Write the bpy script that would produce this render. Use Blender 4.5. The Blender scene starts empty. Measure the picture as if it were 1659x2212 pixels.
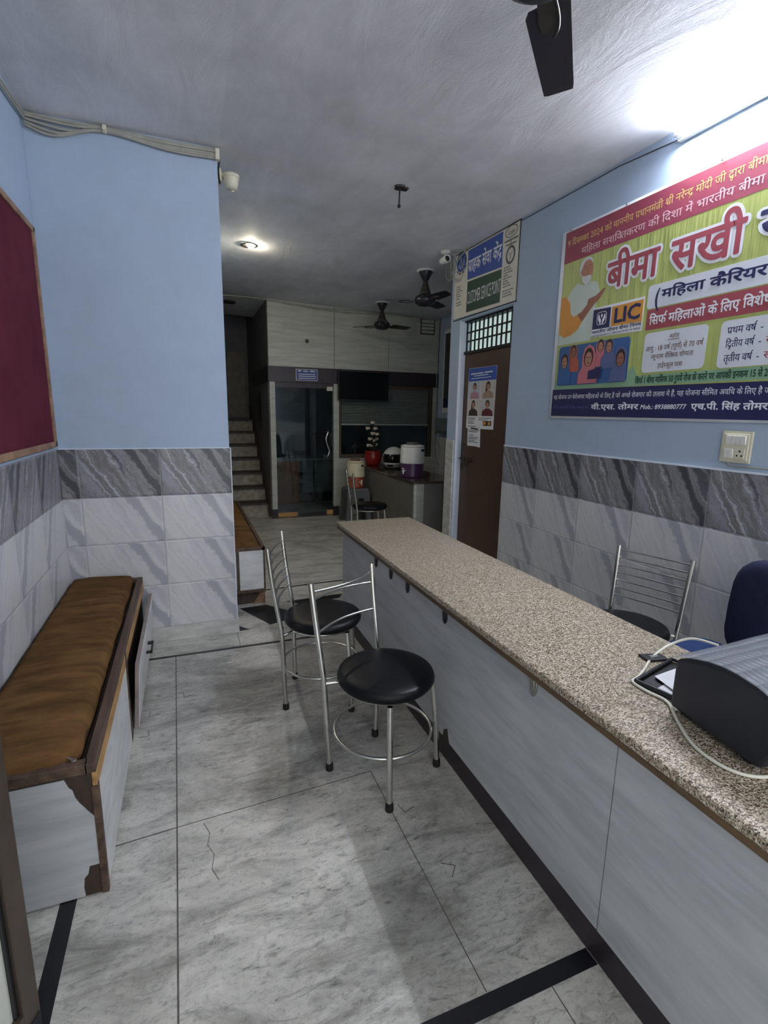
import bpy, math, random
from mathutils import Vector, Matrix, noise
random.seed(7)
PI = math.pi
SC = bpy.context.scene
COL = SC.collection

# ------------------------------------------------------------------ camera
YAW, PIT, ROL, FPX = 0.372605567, -0.193654949, 0.0169324512, 1087.00577
cam_d = bpy.data.cameras.new('camera'); cam = bpy.data.objects.new('camera', cam_d); COL.objects.link(cam)
_f = Vector((math.sin(YAW)*math.cos(PIT), math.cos(YAW)*math.cos(PIT), math.sin(PIT)))
_r = Vector((math.cos(YAW), -math.sin(YAW), 0)); _u = _r.cross(_f)
_c, _s = math.cos(ROL), math.sin(ROL)
_r2 = _c*_r + _s*_u; _u2 = -_s*_r + _c*_u
M = Matrix((_r2, _u2, -_f)).transposed().to_4x4(); M.translation = Vector((0, 0, 1.56))
cam.matrix_world = M
cam_d.sensor_fit = 'VERTICAL'; cam_d.sensor_height = 36; cam_d.sensor_width = 27
cam_d.lens = 36*FPX/2212; cam_d.clip_start = .05
SC.camera = cam

# ------------------------------------------------------------------ light, exposure
SC.view_settings.view_transform = 'Standard'
SC.view_settings.look = 'None'
SC.view_settings.exposure = 1.84
SC.view_settings.gamma = 1
SC.view_settings.use_curve_mapping = False
TUBE_E, BULB_E, PANE_E, SKY_E = 100.0, 210.0, 0.15, 0.58
w = bpy.data.worlds.new('daylight'); SC.world = w; w.use_nodes = True
bg = w.node_tree.nodes['Background']
bg.inputs[0].default_value = (.96, .98, 1.0, 1); bg.inputs[1].default_value = SKY_E

# ------------------------------------------------------------------ materials
def lin(c):
    if isinstance(c, str):
        c = [int(c[i:i+2], 16)/255 for i in (0, 2, 4)]
    return tuple((x/12.92 if x <= .04045 else ((x+.055)/1.055)**2.4) for x in c) + (1,)

class NT:
    def __init__(s, name):
        s.m = bpy.data.materials.new(name); s.m.use_nodes = True
        s.t = s.m.node_tree; s.b = s.t.nodes['Principled BSDF']
    def n(s, typ, **kw):
        nd = s.t.nodes.new(typ)
        for k, v in kw.items():
            if k.startswith('i_'):
                nd.inputs[k[2:]].default_value = v
            else:
                setattr(nd, k, v)
        return nd
    def l(s, a, b): s.t.links.new(a, b)
    def val(s, x, sock):
        if isinstance(x, (int, float)): sock.default_value = x
        else: s.l(x, sock)
    def math(s, op, a, b=0.0, c=None):
        nd = s.n('ShaderNodeMath', operation=op); s.val(a, nd.inputs[0]); s.val(b, nd.inputs[1])
        if c is not None: s.val(c, nd.inputs[2])
        return nd.outputs[0]
    def xyz(s):
        tc = s.n('ShaderNodeTexCoord'); sp = s.n('ShaderNodeSeparateXYZ'); s.l(tc.outputs['Object'], sp.inputs[0])
        return tc.outputs['Object'], sp.outputs[0], sp.outputs[1], sp.outputs[2]
    def comb(s, x, y, z):
        nd = s.n('ShaderNodeCombineXYZ')
        for v, k in ((x, 0), (y, 1), (z, 2)): s.val(v, nd.inputs[k])
        return nd.outputs[0]
    def noise(s, vec, scale, detail=4, rough=.55, dist=0.0):
        nd = s.n('ShaderNodeTexNoise'); s.l(vec, nd.inputs['Vector'])
        nd.inputs['Scale'].default_value = scale; nd.inputs['Detail'].default_value = detail
        nd.inputs['Roughness'].default_value = rough; nd.inputs['Distortion'].default_value = dist
        return nd.outputs['Fac']
    def scalev(s, vec, sx, sy, sz, rz=0.0):
        nd = s.n('ShaderNodeMapping'); s.l(vec, nd.inputs[0]); nd.inputs['Scale'].default_value = (sx, sy, sz)
        nd.inputs['Rotation'].default_value = (0, 0, rz)
        return nd.outputs[0]
    def ramp(s, fac, stops, interp='LINEAR'):
        nd = s.n('ShaderNodeValToRGB'); cr = nd.color_ramp; cr.interpolation = interp
        while len(cr.elements) < len(stops): cr.elements.new(.5)
        for e, (p, c) in zip(cr.elements, stops):
            e.position = p; e.color = lin(c) if isinstance(c, str) else (c, c, c, 1)
        s.l(fac, nd.inputs[0]); return nd.outputs[0]
    def mix(s, fac, a, b, mode='MIX'):
        nd = s.n('ShaderNodeMix', data_type='RGBA', blend_type=mode)
        s.val(fac, nd.inputs[0])
        for v, k in ((a, 6), (b, 7)):
            if isinstance(v, str): nd.inputs[k].default_value = lin(v)
            elif isinstance(v, tuple): nd.inputs[k].default_value = v
            else: s.l(v, nd.inputs[k])
        return nd.outputs[2]
    def bump(s, h, strength=.3, dist=.01):
        nd = s.n('ShaderNodeBump'); nd.inputs['Strength'].default_value = strength; nd.inputs['Distance'].default_value = dist
        s.l(h, nd.inputs['Height']); s.l(nd.outputs[0], s.b.inputs['Normal'])

MAT = {}
def plain(name, col, rough=.6, metal=0.0, spec=.5, var=.0, vscale=8, bump=0, bscale=60, emit=None, emit_s=0, sx=(1, 1, 1)):
    """plain colour with procedural mottling (wear / grain) and bump"""
    if name in MAT: return MAT[name]
    k = NT(name); b = k.b
    b.inputs['Roughness'].default_value = rough; b.inputs['Metallic'].default_value = metal
    b.inputs['Specular IOR Level'].default_value = spec
    v, x, y, z = k.xyz()
    vs = k.scalev(v, *sx)
    n1 = k.noise(vs, vscale, 5, .6)
    c = lin(col)
    lo = tuple(q*(1-var) for q in c[:3]) + (1,); hi = tuple(min(1, q*(1+var)) for q in c[:3]) + (1,)
    k.l(k.mix(k.ramp(n1, [(.3, 0.0), (.7, 1.0)]), lo, hi), b.inputs['Base Color'])
    if bump: k.bump(k.noise(vs, bscale, 3), bump, .004)
    if emit:
        b.inputs['Emission Color'].default_value = lin(emit); b.inputs['Emission Strength'].default_value = emit_s
    MAT[name] = k.m; return k.m

def plaster(name, col, var, streak):
    k = NT(name); b = k.b; v, x, y, z = k.xyz(); b.inputs['Roughness'].default_value = .75
    n1 = k.noise(v, 1.6, 6, .6, .4); n2 = k.noise(k.scalev(v, 1, .35, 1, .6), 5, 6, .68, .9); n3 = k.noise(v, 90, 3)
    c = lin(col); lo = tuple(q*(1-var) for q in c[:3]) + (1,); hi = tuple(min(1, q*(1+var*.5)) for q in c[:3]) + (1,)
    f = k.math('ADD', k.math('MULTIPLY', n1, .6), k.math('MULTIPLY', n2, .4))
    k.l(k.mix(k.ramp(f, [(.34, 0.0), (.64, 1.0)]), lo, hi), b.inputs['Base Color'])
    k.bump(k.math('ADD', k.math('MULTIPLY', n2, streak), k.math('MULTIPLY', n3, .08)), .5, .013)
    MAT[name] = k.m; return k.m

M_BLUE = plaster('blue_wall_paint', 'a3b4c8', .07, .18)
M_CEIL = plaster('ceiling_plaster', 'e0e1e6', .22, .5)
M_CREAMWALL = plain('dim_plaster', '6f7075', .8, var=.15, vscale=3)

def tile_mat(name, axis, u0, dark=False):
    """glazed ceramic tile, 0.457 x 0.3035, same diagonal print on every tile; axis 0: along x, 1: along -y"""
    k = NT(name); b = k.b; v, x, y, z = k.xyz()
    a = x if axis == 0 else k.math('MULTIPLY', y, -1.0)
    ua = k.math('DIVIDE', k.math('SUBTRACT', a, u0), .457); va = k.math('DIVIDE', k.math('SUBTRACT', z, .1), .3035)
    u = k.math('FRACT', ua); vv = k.math('FRACT', va)
    warp = k.noise(k.comb(k.math('MULTIPLY', u, 3.0), k.math('MULTIPLY', vv, 2.0), 1.7), 2.0, 5, .65)
    s = k.math('ADD', k.math('ADD', u, k.math('MULTIPLY', vv, .42)), k.math('MULTIPLY', k.math('SUBTRACT', warp, .5), .22))
    bands = k.noise(k.comb(k.math('MULTIPLY', s, 5.2), k.math('MULTIPLY', vv, .35), .3), 1.0, 7, .62)
    fine = k.noise(v, 45, 6, .7)
    if dark:
        col = k.ramp(bands, [(.30, '34363d'), (.40, '5b5d63'), (.47, '96959a'), (.53, '6f6c6b'), (.60, '9b9ca8'), (.70, '827e7b')])
        col = k.mix(k.math('MULTIPLY', fine, .5), col, '55555a')
        st = k.ramp(k.math('ABSOLUTE', k.math('SUBTRACT', s, 1.02)), [(.04, 1.0), (.075, 0.0)])
        col = k.mix(k.math('MULTIPLY', st, .85), col, '303138')
        for c0, wd in ((.34, .012), (.47, .02), (.72, .009)):
            ln = k.ramp(k.math('ABSOLUTE', k.math('SUBTRACT', s, c0)), [(wd*.4, 1.0), (wd, 0.0)])
            col = k.mix(k.math('MULTIPLY', ln, .55), col, 'c2c6d2')
    else:
        col = k.ramp(bands, [(.30, 'a3a5ad'), (.42, 'bfc0c4'), (.55, 'd0d0d0'), (.70, 'c3c3c3')])
        st = k.ramp(k.math('ABSOLUTE', k.math('SUBTRACT', s, 1.0)), [(.05, 1.0), (.085, 0.0)])
        col = k.mix(k.math('MULTIPLY', st, .75), col, '8b8f9b')
        for c0, wd in ((.42, .014), (.62, .010), (.93, .009)):
            ln = k.ramp(k.math('ABSOLUTE', k.math('SUBTRACT', s, c0)), [(wd*.4, 1.0), (wd, 0.0)])
            col = k.mix(k.math('MULTIPLY', ln, .45), col, 'aeb1ba')
        col = k.mix(k.math('MULTIPLY', fine, .25), col, 'b3b2b4')
    eu = k.math('MINIMUM', u, k.math('SUBTRACT', 1.0, u)); ev = k.math('MINIMUM', vv, k.math('SUBTRACT', 1.0, vv))
    e = k.math('MINIMUM', k.math('MULTIPLY', eu, .457), k.math('MULTIPLY', ev, .3035))
    g = k.ramp(k.math('MULTIPLY', e, 100.0), [(.10, 1.0), (.22, 0.0)])
    col = k.mix(k.math('MULTIPLY', g, .55), col, '77787c' if not dark else 'b0b0b4')
    k.l(col, b.inputs['Base Color'])
    b.inputs['Roughness'].default_value = .32
    h = k.ramp(k.math('MULTIPLY', e, 100.0), [(.0, 0.0), (.9, 1.0)])
    k.bump(k.math('ADD', h, k.math('MULTIPLY', bands, .5)), .5, .004)
    return k.m
T_COL = tile_mat('pale_wall_tile', 0, -.63)
T_COLD = tile_mat('dark_border_tile', 0, -.63, True)
T_LEFT = tile_mat('pale_wall_tile_side', 1, -2.59)
T_LEFTD = tile_mat('dark_border_tile_side', 1, -2.59, True)
T_RIGHT = tile_mat('grey_wall_tile', 1, -3.14)
T_RIGHTD = tile_mat('dark_border_tile_right', 1, -3.14, True)

def floor_mat():
    k = NT('white_marble'); b = k.b; v, x, y, z = k.xyz()
    st = k.scalev(v, 1.0, 2.6, 1, .25)
    n1 = k.noise(st, 2.6, 12, .74, .8); n2 = k.noise(v, 1.5, 6, .66, .4); n3 = k.noise(v, 55, 7, .8)
    n4 = k.noise(k.scalev(v, 1, 3.4, 1, .22), 9, 10, .75, 1.4); n5 = k.noise(k.scalev(v, 1, 2.0, 1, .25), 30, 8, .8, .6)
    col = k.ramp(n1, [(.30, '77756f'), (.41, '9d9b94'), (.52, 'bebcb4'), (.72, 'd6d4cb')])
    col = k.mix(k.ramp(n2, [(.48, 0.0), (.66, .62)]), col, '6f6d66')
    col = k.mix(k.ramp(n4, [(.31, .85), (.44, 0.0)]), col, '4d4c47')
    col = k.mix(k.ramp(n5, [(.32, .65), (.47, 0.0)]), col, '5b5a54')
    col = k.mix(k.ramp(n3, [(.34, .6), (.46, 0.0)]), col, '66645e')
    # worn dark patches where people stand, also painting the counter's floor shadow darker
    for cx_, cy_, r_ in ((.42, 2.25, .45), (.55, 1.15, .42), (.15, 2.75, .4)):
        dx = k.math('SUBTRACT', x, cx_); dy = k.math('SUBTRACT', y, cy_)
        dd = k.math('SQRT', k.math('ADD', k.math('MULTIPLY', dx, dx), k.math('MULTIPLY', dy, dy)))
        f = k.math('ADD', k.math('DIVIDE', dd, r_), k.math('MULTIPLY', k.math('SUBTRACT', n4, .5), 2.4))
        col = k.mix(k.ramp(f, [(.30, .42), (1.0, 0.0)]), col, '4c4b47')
    k.l(col, b.inputs['Base Color'])
    k.l(k.ramp(n2, [(.3, .32), (.7, .5)]), b.inputs['Roughness'])
    k.bump(n3, .08, .003)
    return k.m
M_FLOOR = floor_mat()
M_SKIRT = plain('marble_skirting', 'b6b6b1', .45, var=.25, vscale=9, sx=(1, 1, 2.5))
M_BLACKST = plain('black_granite', '15151a', .35, var=.3, vscale=30)
M_JOINT = plain('dark_joint_filler', '54524c', .9, var=.3, vscale=20)

def granite():
    k = NT('beige_granite'); b = k.b; v, x, y, z = k.xyz()
    vo = k.n('ShaderNodeTexVoronoi', feature='F1'); k.l(k.scalev(v, 1.0, 1.6, 1, .5), vo.inputs['Vector']); vo.inputs['Scale'].default_value = 230
    sp = k.n('ShaderNodeSeparateXYZ'); k.l(vo.outputs['Color'], sp.inputs[0])
    n1 = k.noise(k.scalev(v, 1, 1.8, 1, .5), 190, 4, .75); n2 = k.noise(v, 3, 4)
    f = k.math('ADD', k.math('MULTIPLY', sp.outputs[0], .55), k.math('MULTIPLY', n1, .5))
    col = k.ramp(f, [(.24, '2a241c'), (.37, '665a49'), (.50, '8e816c'), (.62, 'aa9d87'), (.80, 'd8d0c0')])
    col = k.mix(k.ramp(n2, [(.5, 0.0), (.75, .3)]), col, '94785c')
    k.l(col, b.inputs['Base Color']); b.inputs['Roughness'].default_value = .3
    return k.m
M_GRANITE = granite()

def laminate(name, c1, c2, c3, sx, rough=.45):
    k = NT(name); b = k.b; v, x, y, z = k.xyz()
    n1 = k.noise(k.scalev(v, *sx), 2.0, 7, .62, .3); n2 = k.noise(v, 1.3, 4)
    col = k.ramp(n1, [(.32, c1), (.5, c2), (.68, c3)])
    col = k.mix(k.ramp(n2, [(.45, 0.0), (.8, .22)]), col, c1)
    k.l(col, b.inputs['Base Color']); b.inputs['Roughness'].default_value = rough
    return k.m
M_LAM = laminate('grey_laminate', '9ea1a4', 'aeb1b4', 'babcbe', (1, 1.4, 9))
M_LAM_B = laminate('white_laminate', 'b4b7b8', 'c9cbca', 'd6d7d5', (3, 3, 10))
M_LAM_P = laminate('cream_laminate', 'a0a29a', 'afb1a8', 'bdbfb6', (1.2, 1, 12))
M_WOOD = laminate('dark_worn_wood', '352820', '4d3b2f', '6b5443', (14, 1.2, 14), .6)
M_WOODL = laminate('raw_wood_edge', '7a5c38', 'a9824f', 'c39b62', (10, 2, 12), .75)
M_EDGE = laminate('brown_edge_strip', '44342a', '57442f', '6a5238', (10, 1.2, 10), .5)
M_DKBAND = plain('dark_brown_band', '2a2228', .45, var=.25, vscale=6)
M_PLY = plain('bare_plywood', '3b2e27', .8, var=.3, vscale=14, sx=(3, 3, 1))
M_CHROME = plain('steel_tube', 'd3d2cd', .25, 1.0, var=.12, vscale=14)
M_VINYL = plain('black_vinyl', '0b0c10', .42, spec=.22, var=.2, vscale=20, bump=.12, bscale=130)
M_RUBBER = plain('black_rubber', '0c0c0d', .7, var=.2, vscale=30)
M_BLACK = plain('black_plastic', '141519', .4, var=.2, vscale=20)
M_PRINTER = plain('printer_charcoal', '20222b', .5, var=.12, vscale=30, bump=.06, bscale=300)
M_WHITEP = plain('white_plastic', 'dcdcd8', .4, var=.05, vscale=14)
M_IVORY = plain('ivory_plastic', 'cdc9b4', .45, var=.06, vscale=16)
M_CABLE = plain('grey_cable', '9c9a90', .6, var=.15, vscale=10)
M_WCABLE = plain('white_cable', 'd9d6c8', .5, var=.05, vscale=10)
M_DOOR = plain('brown_door_paint', '4b3527', .5, var=.18, vscale=3, sx=(1, 1, .4))
M_REVEAL = plain('white_jamb_paint', 'cfd8e4', .6, var=.06, vscale=6)
M_IRON = plain('dark_iron', '1c1e22', .6, .3, var=.2, vscale=20)
M_PAPER = plain('white_paper', 'd8d8da', .8, var=.05, vscale=9)
M_CREAM = plain('cream_board', 'd3d0c2', .6, var=.05, vscale=7)
M_MAROON = plain('maroon_felt', '572330', .95, spec=.1, var=.16, vscale=5, bump=.2, bscale=250)
M_TRIMWOOD = laminate('pine_trim', '6e5140', '8a6a53', 'a58468', (6, 6, 6), .6)
M_NAVY = plain('navy_fabric', '2c2f47', .9, spec=.15, var=.15, vscale=12, bump=.25, bscale=300)
M_BLUEF = plain('blue_seat_fabric', '27385e', .9, spec=.15, var=.25, vscale=30, bump=.3, bscale=200)
M_FAN = plain('fan_brown_enamel', '25232c', .35, var=.15, vscale=12)
M_FANG = plain('fan_old_paint', '37332f', .45, .2, var=.35, vscale=25)
M_TUBE = plain('tube_glow', 'ffffff', .4, emit='eff4ff', emit_s=TUBE_E)
M_BULB = plain('warm_bulb', 'ffffff', .4, emit='fff0d2', emit_s=BULB_E)
M_PANE = plain('lit_frosted_pane', 'dfeeea', .5, emit='d8f2ea', emit_s=PANE_E)
M_TV = plain('screen_black', '060608', .18, var=.1)
M_BLIND = plain('blind_slat', '8b9791', .5, .0, var=.1, vscale=10)
M_STEP = plain('worn_step_stone', '9b9689', .7, var=.35, vscale=14)
M_STEPD = plain('step_nosing', '3c332c', .6, var=.25, vscale=14)
M_ORANGE = plain('orange_plastic', '9a4a2e', .45, var=.1)
M_CREAMP = plain('cream_plastic', 'd8cfae', .5, var=.08, vscale=20)
M_BROWNP = plain('brown_plastic', '6e4c3a', .5, var=.08)
M_PURPLE = plain('purple_plastic', '4c2c55', .3, var=.08)
M_RED = plain('red_ceramic', '8e1f1a', .3, var=.15)
M_LEAF = plain('dark_leaf', '2a2f20', .7, var=.3)
M_PETAL = plain('pale_petal', 'd5c9b4', .7, var=.15, vscale=30)
M_GREYP = plain('grey_stool_plastic', '55565a', .5, var=.1)
M_CARD = plain('brown_panel', '8a4f2c', .6, var=.15, vscale=6)
M_PALEBOX = plain('pale_painted_board', '6f777b', .6, var=.1)
M_VISOR = plain('smoked_visor', '07080a', .1, var=.1)
M_TRAYMETAL = plain('small_metal', 'a8a6a0', .35, .9, var=.1)
M_STAINLIT = plain('worn_cut_edge', 'b58a58', .8, var=.3, vscale=20)

def cushion_mat():
    k = NT('brown_velour'); b = k.b; v, x, y, z = k.xyz()
    n1 = k.noise(k.scalev(v, 1.3, 4.5, 2), 3, 6, .6, .4); n2 = k.noise(v, 160, 3, .7); n3 = k.noise(v, 2.1, 4)
    col = k.ramp(n1, [(.3, '46341f'), (.5, '5e452a'), (.7, '745636')])
    col = k.mix(k.ramp(n3, [(.5, 0.0), (.75, .35)]), col, '4b3720')
    k.l(col, b.inputs['Base Color']); b.inputs['Roughness'].default_value = .95; b.inputs['Specular IOR Level'].default_value = .04
    k.bump(k.math('ADD', k.math('MULTIPLY', n1, 1.2), k.math('MULTIPLY', n2, .25)), .6, .008)
    return k.m
M_CUSH = cushion_mat()

def glass_mat(name, tint, refl=.25):
    k = NT(name); t = k.t; t.nodes.remove(k.b)
    out = t.nodes['Material Output']
    tr = k.n('ShaderNodeBsdfTransparent'); tr.inputs[0].default_value = lin(tint)
    gl = k.n('ShaderNodeBsdfGlossy'); gl.inputs['Roughness'].default_value = .03; gl.inputs['Color'].default_value = (.9, .95, 1, 1)
    v = k.n('ShaderNodeTexCoord'); ns = k.n('ShaderNodeTexNoise'); k.l(v.outputs['Object'], ns.inputs['Vector']); ns.inputs['Scale'].default_value = 4
    fr = k.n('ShaderNodeFresnel'); fr.inputs['IOR'].default_value = 1.5
    f = k.math('ADD', k.math('MULTIPLY', fr.outputs[0], .55), k.math('MULTIPLY', ns.outputs['Fac'], refl*.2))
    mx = k.n('ShaderNodeMixShader'); k.l(f, mx.inputs[0]); k.l(tr.outputs[0], mx.inputs[1]); k.l(gl.outputs[0], mx.inputs[2])
    k.l(mx.outputs[0], out.inputs[0]); return k.m
M_GLASS = glass_mat('clear_door_glass', 'dfe8e8', .1)
M_CLEAR = plain('clear_plastic_cover', 'a9adb6', .28, var=.08, vscale=20)
MAT['clear_plastic_cover'].node_tree.nodes['Principled BSDF'].inputs['Alpha'].default_value = .5

# ------------------------------------------------------------------ mesh builder
class MB:
    def __init__(s): s.v = []; s.f = []; s.sm = []
    def add(s, vs, fs, smooth=False):
        o = len(s.v); s.v += [tuple(p) for p in vs]
        for f in fs: s.f.append(tuple(i+o for i in f)); s.sm.append(smooth)
        return s
    def box(s, x0, x1, y0, y1, z0, z1):
        x0, x1 = sorted((x0, x1)); y0, y1 = sorted((y0, y1)); z0, z1 = sorted((z0, z1))
        return s.add([(x0, y0, z0), (x1, y0, z0), (x1, y1, z0), (x0, y1, z0), (x0, y0, z1), (x1, y0, z1), (x1, y1, z1), (x0, y1, z1)],
              [(0, 3, 2, 1), (4, 5, 6, 7), (0, 1, 5, 4), (1, 2, 6, 5), (2, 3, 7, 6), (3, 0, 4, 7)])
    def hexa(s, p):
        return s.add(p, [(0, 3, 2, 1), (4, 5, 6, 7), (0, 1, 5, 4), (1, 2, 6, 5), (2, 3, 7, 6), (3, 0, 4, 7)])
    def tube(s, path, r, seg=10, closed=False, caps=True):
        P = [Vector(p) for p in path]; n = len(P); rr = r if isinstance(r, (list, tuple)) else [r]*n
        prev = None; vs = []
        for i in range(n):
            a = P[i-1] if (i > 0 or closed) else P[i]; b = P[(i+1) % n] if (i < n-1 or closed) else P[i]
            t = (b-a).normalized()
            if prev is None:
                up = Vector((0, 0, 1)) if abs(t.z) < .9 else Vector((1, 0, 0)); nrm = t.cross(up).normalized()
            else:
                nrm = (prev - t*prev.dot(t)).normalized()
            prev = nrm; bn = t.cross(nrm)
            for k in range(seg):
                a_ = 2*PI*k/seg; vs.append(P[i] + rr[i]*(math.cos(a_)*nrm + math.sin(a_)*bn))
        fs = []
        m = n if closed else n-1
        for i in range(m):
            j = (i+1) % n
            for k in range(seg):
                k2 = (k+1) % seg; fs.append((i*seg+k, i*seg+k2, j*seg+k2, j*seg+k))
        s.add(vs, fs, True)
        if caps and not closed:
            s.add(vs[:seg], [tuple(range(seg))[::-1]]); s.add(vs[-seg:], [tuple(range(seg))])
        return s
    def lathe(s, prof, seg=24, c=(0, 0, 0), rot=None, smooth=True):
        vs = []; fs = []
        for r, z in prof:
            for k in range(seg):
                a = 2*PI*k/seg; p = Vector((r*math.cos(a), r*math.sin(a), z))
                if rot: p = rot @ p
                vs.append(p + Vector(c))
        n = len(prof)
        for i in range(n-1):
            for k in range(seg):
                k2 = (k+1) % seg; fs.append((i*seg+k, i*seg+k2, (i+1)*seg+k2, (i+1)*seg+k))
        s.add(vs, fs, smooth)
        if prof[0][0] > 1e-5: s.add(vs[:seg], [tuple(range(seg))[::-1]])
        if prof[-1][0] > 1e-5: s.add(vs[-seg:], [tuple(range(seg))])
        return s
    def prism(s, poly, fn, d0, d1):
        """poly of (a, b); fn(a, b, d) -> point; thick between d0 and d1"""
        n = len(poly); vs = [fn(a, b, d0) for a, b in poly] + [fn(a, b, d1) for a, b in poly]
        fs = [tuple(range(n))[::-1], tuple(range(n, 2*n))] + [(i, (i+1) % n, n+(i+1) % n, n+i) for i in range(n)]
        return s.add(vs, fs)
    def ring(s, c, r, tr, seg=40, tseg=8, ax=None):
        pts = []
        for i in range(seg):
            a = 2*PI*i/seg; p = Vector((r*math.cos(a), r*math.sin(a), 0))
            if ax: p = ax @ p
            pts.append(p + Vector(c))
        return s.tube(pts, tr, tseg, closed=True)

def smooth_path(pts, k=6):
    P = [Vector(p) for p in pts]; out = []
    for i in range(len(P)-1):
        p0 = P[max(0, i-1)]; p1 = P[i]; p2 = P[i+1]; p3 = P[min(len(P)-1, i+2)]
        for j in range(k):
            t = j/k
            out.append(.5*((2*p1) + (p2-p0)*t + (2*p0-5*p1+4*p2-p3)*t*t + (3*p1-p0-3*p2+p3)*t**3))
    out.append(P[-1]); return out

def origin_of(o):
    m = Matrix.Identity(4)
    while o is not None:
        m = o.matrix_basis @ m; o = o.parent
    return m

def part(name, mb, mat, parent=None, bevel=0, world=False, label=None, seg=2):
    me = bpy.data.meshes.new(name)
    vs = mb.v
    if world and parent is not None:
        inv = origin_of(parent).inverted(); vs = [inv @ Vector(p) for p in vs]
    me.from_pydata([tuple(p) for p in vs], [], mb.f); me.update()
    me.polygons.foreach_set('use_smooth', mb.sm)
    me.materials.append(mat)
    o = bpy.data.objects.new(name, me); COL.objects.link(o)
    if parent is not None: o.parent = parent
    if bevel:
        b = o.modifiers.new('bevel', 'BEVEL'); b.width = bevel; b.segments = seg; b.limit_method = 'ANGLE'; b.angle_limit = .6
    if label: o['label'] = label
    return o
def tag(o, label, cat, group=None):
    o['label'] = label; o['category'] = cat
    if group: o['group'] = group
    return o
def thing(name, label, cat, loc=(0, 0, 0), rz=0.0, group=None):
    o = bpy.data.objects.new(name, None); COL.objects.link(o); o.location = loc; o.rotation_euler = (0, 0, rz)
    o.empty_display_size = .1
    return tag(o, label, cat, group)
def struct(name, mb, mat, bevel=0):
    o = part(name, mb, mat, bevel=bevel); o['kind'] = 'structure'; return o
def kid(name, mb, mat, parent, bevel=0, label=None):      # world-space part
    return part(name, mb, mat, parent, bevel, True, label)

# ------------------------------------------------------------------ lettering (Latin and Devanagari)
_GC = {}
def _glyph(s):
    key = s
    if key in _GC: return _GC[key]
    def grab(t):
        c = bpy.data.curves.new('t', 'FONT'); c.body = t; c.resolution_u = 2
        o = bpy.data.objects.new('t', c); COL.objects.link(o)
        m = o.to_mesh(); vs = [v.co.copy() for v in m.vertices]; fs = [tuple(p.vertices) for p in m.polygons]
        o.to_mesh_clear(); bpy.data.objects.remove(o); bpy.data.curves.remove(c); return vs, fs
    vs, fs = grab(s)
    b1, _ = grab(s+'MMM'); b0, _ = grab('MMM')
    adv = max(p.x for p in b1) - max(p.x for p in b0)
    _GC[key] = (vs, fs, adv); return _GC[key]
def _clipx(vs, fs, cut):
    V = []; F = []
    for f in fs:
        poly = [vs[i] for i in f]; out = []
        for a, b in zip(poly, poly[1:]+poly[:1]):
            ia, ib = a.x <= cut, b.x <= cut
            if ia: out.append(a)
            if ia != ib:
                t = (cut-a.x)/(b.x-a.x); out.append(a + (b-a)*t)
        if len(out) >= 3:
            o = len(V); V += out; F.append(tuple(range(o, o+len(out))))
    return V, F
HAL = '\u094d'
def _cons(c): return '\u0915' <= c <= '\u0939' or '\u0958' <= c <= '\u095f'
def _mark(c): return '\u093c' <= c <= '\u094c' or '\u0900' <= c <= '\u0903' or c in '\u0962\u0963'
def shape_text(s):
    """pieces [(verts, faces)] in visual order (x right, y up; headline of Devanagari near .622) and width"""
    out = []; x = 0.0
    def put(vs, fs, dx, dy=0.0, sc=1.0): out.append(([(p[0]*sc+dx, p[1]*sc+dy) for p in vs], fs))
    i = 0; n = len(s); t = .042
    while i < n:
        c = s[i]
        if _cons(c):
            cs = [c]; i += 1
            while i+1 < n and s[i] == HAL and _cons(s[i+1]): cs.append(s[i+1]); i += 2
            m = ''
            half = False
            while i < n and (_mark(s[i]) or s[i] == HAL):
                if s[i] == HAL: half = True
                else: m += s[i]
                i += 1
            reph = rak = False; sub = None
            if cs[0] == 'र' and len(cs) > 1: reph = True; cs = cs[1:]
            if cs[-1] == 'र' and len(cs) > 1: rak = True; cs = cs[:-1]
            if len(cs) > 1 and cs[-2] == 'द': sub = cs[-1]; cs = cs[:-1]
            if 'ि' in m:
                g = _glyph('ि'); put(g[0], g[1], x); x += g[2]; m = m.replace('ि', '')
            for h in cs[:-1] + (cs[-1:] if half else []):
                g = _glyph(h); cut = g[2]*(.60 if h in 'कफ' else .74)
                vs, fs = _clipx(g[0], g[1], cut); put(vs, fs, x); x += cut-.01
            if half: continue
            g = _glyph(cs[-1]+m); base = _glyph(cs[-1]); put(g[0], g[1], x)
            if rak:
                a, b, y0, y1 = (base[2]-.14, base[2]-.42, .27, .06) if cs[-1] not in 'दटडह' else (base[2]*.6, base[2]*.2, .02, -.17)
                put([(a, y0+t), (a, y0-t), (b, y1-t), (b, y1+t)], [(0, 3, 2, 1)], x)
            if sub:
                gs = _glyph(sub); put(gs[0], gs[1], x+base[2]*.30, -.26, .52)
            if reph:
                xe = x + g[2] - .10; pts = [(xe, .63), (xe-.01, .74), (xe+.05, .83), (xe+.16, .86)]
                for (ax, ay), (bx, by) in zip(pts, pts[1:]):
                    dx, dy = bx-ax, by-ay; L = math.hypot(dx, dy); nx, ny = -dy/L*t, dx/L*t
                    put([(ax+nx, ay+ny), (ax-nx, ay-ny), (bx-nx, by-ny), (bx+nx, by+ny)], [(0, 1, 2, 3)], 0)
            x += g[2]
        elif c == ' ':
            x += .27; i += 1
        else:
            t_ = c; i += 1
            while i < n and _mark(s[i]): t_ += s[i]; i += 1
            g = _glyph(t_); put(g[0], g[1], x); x += g[2]
    return out, x
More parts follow.
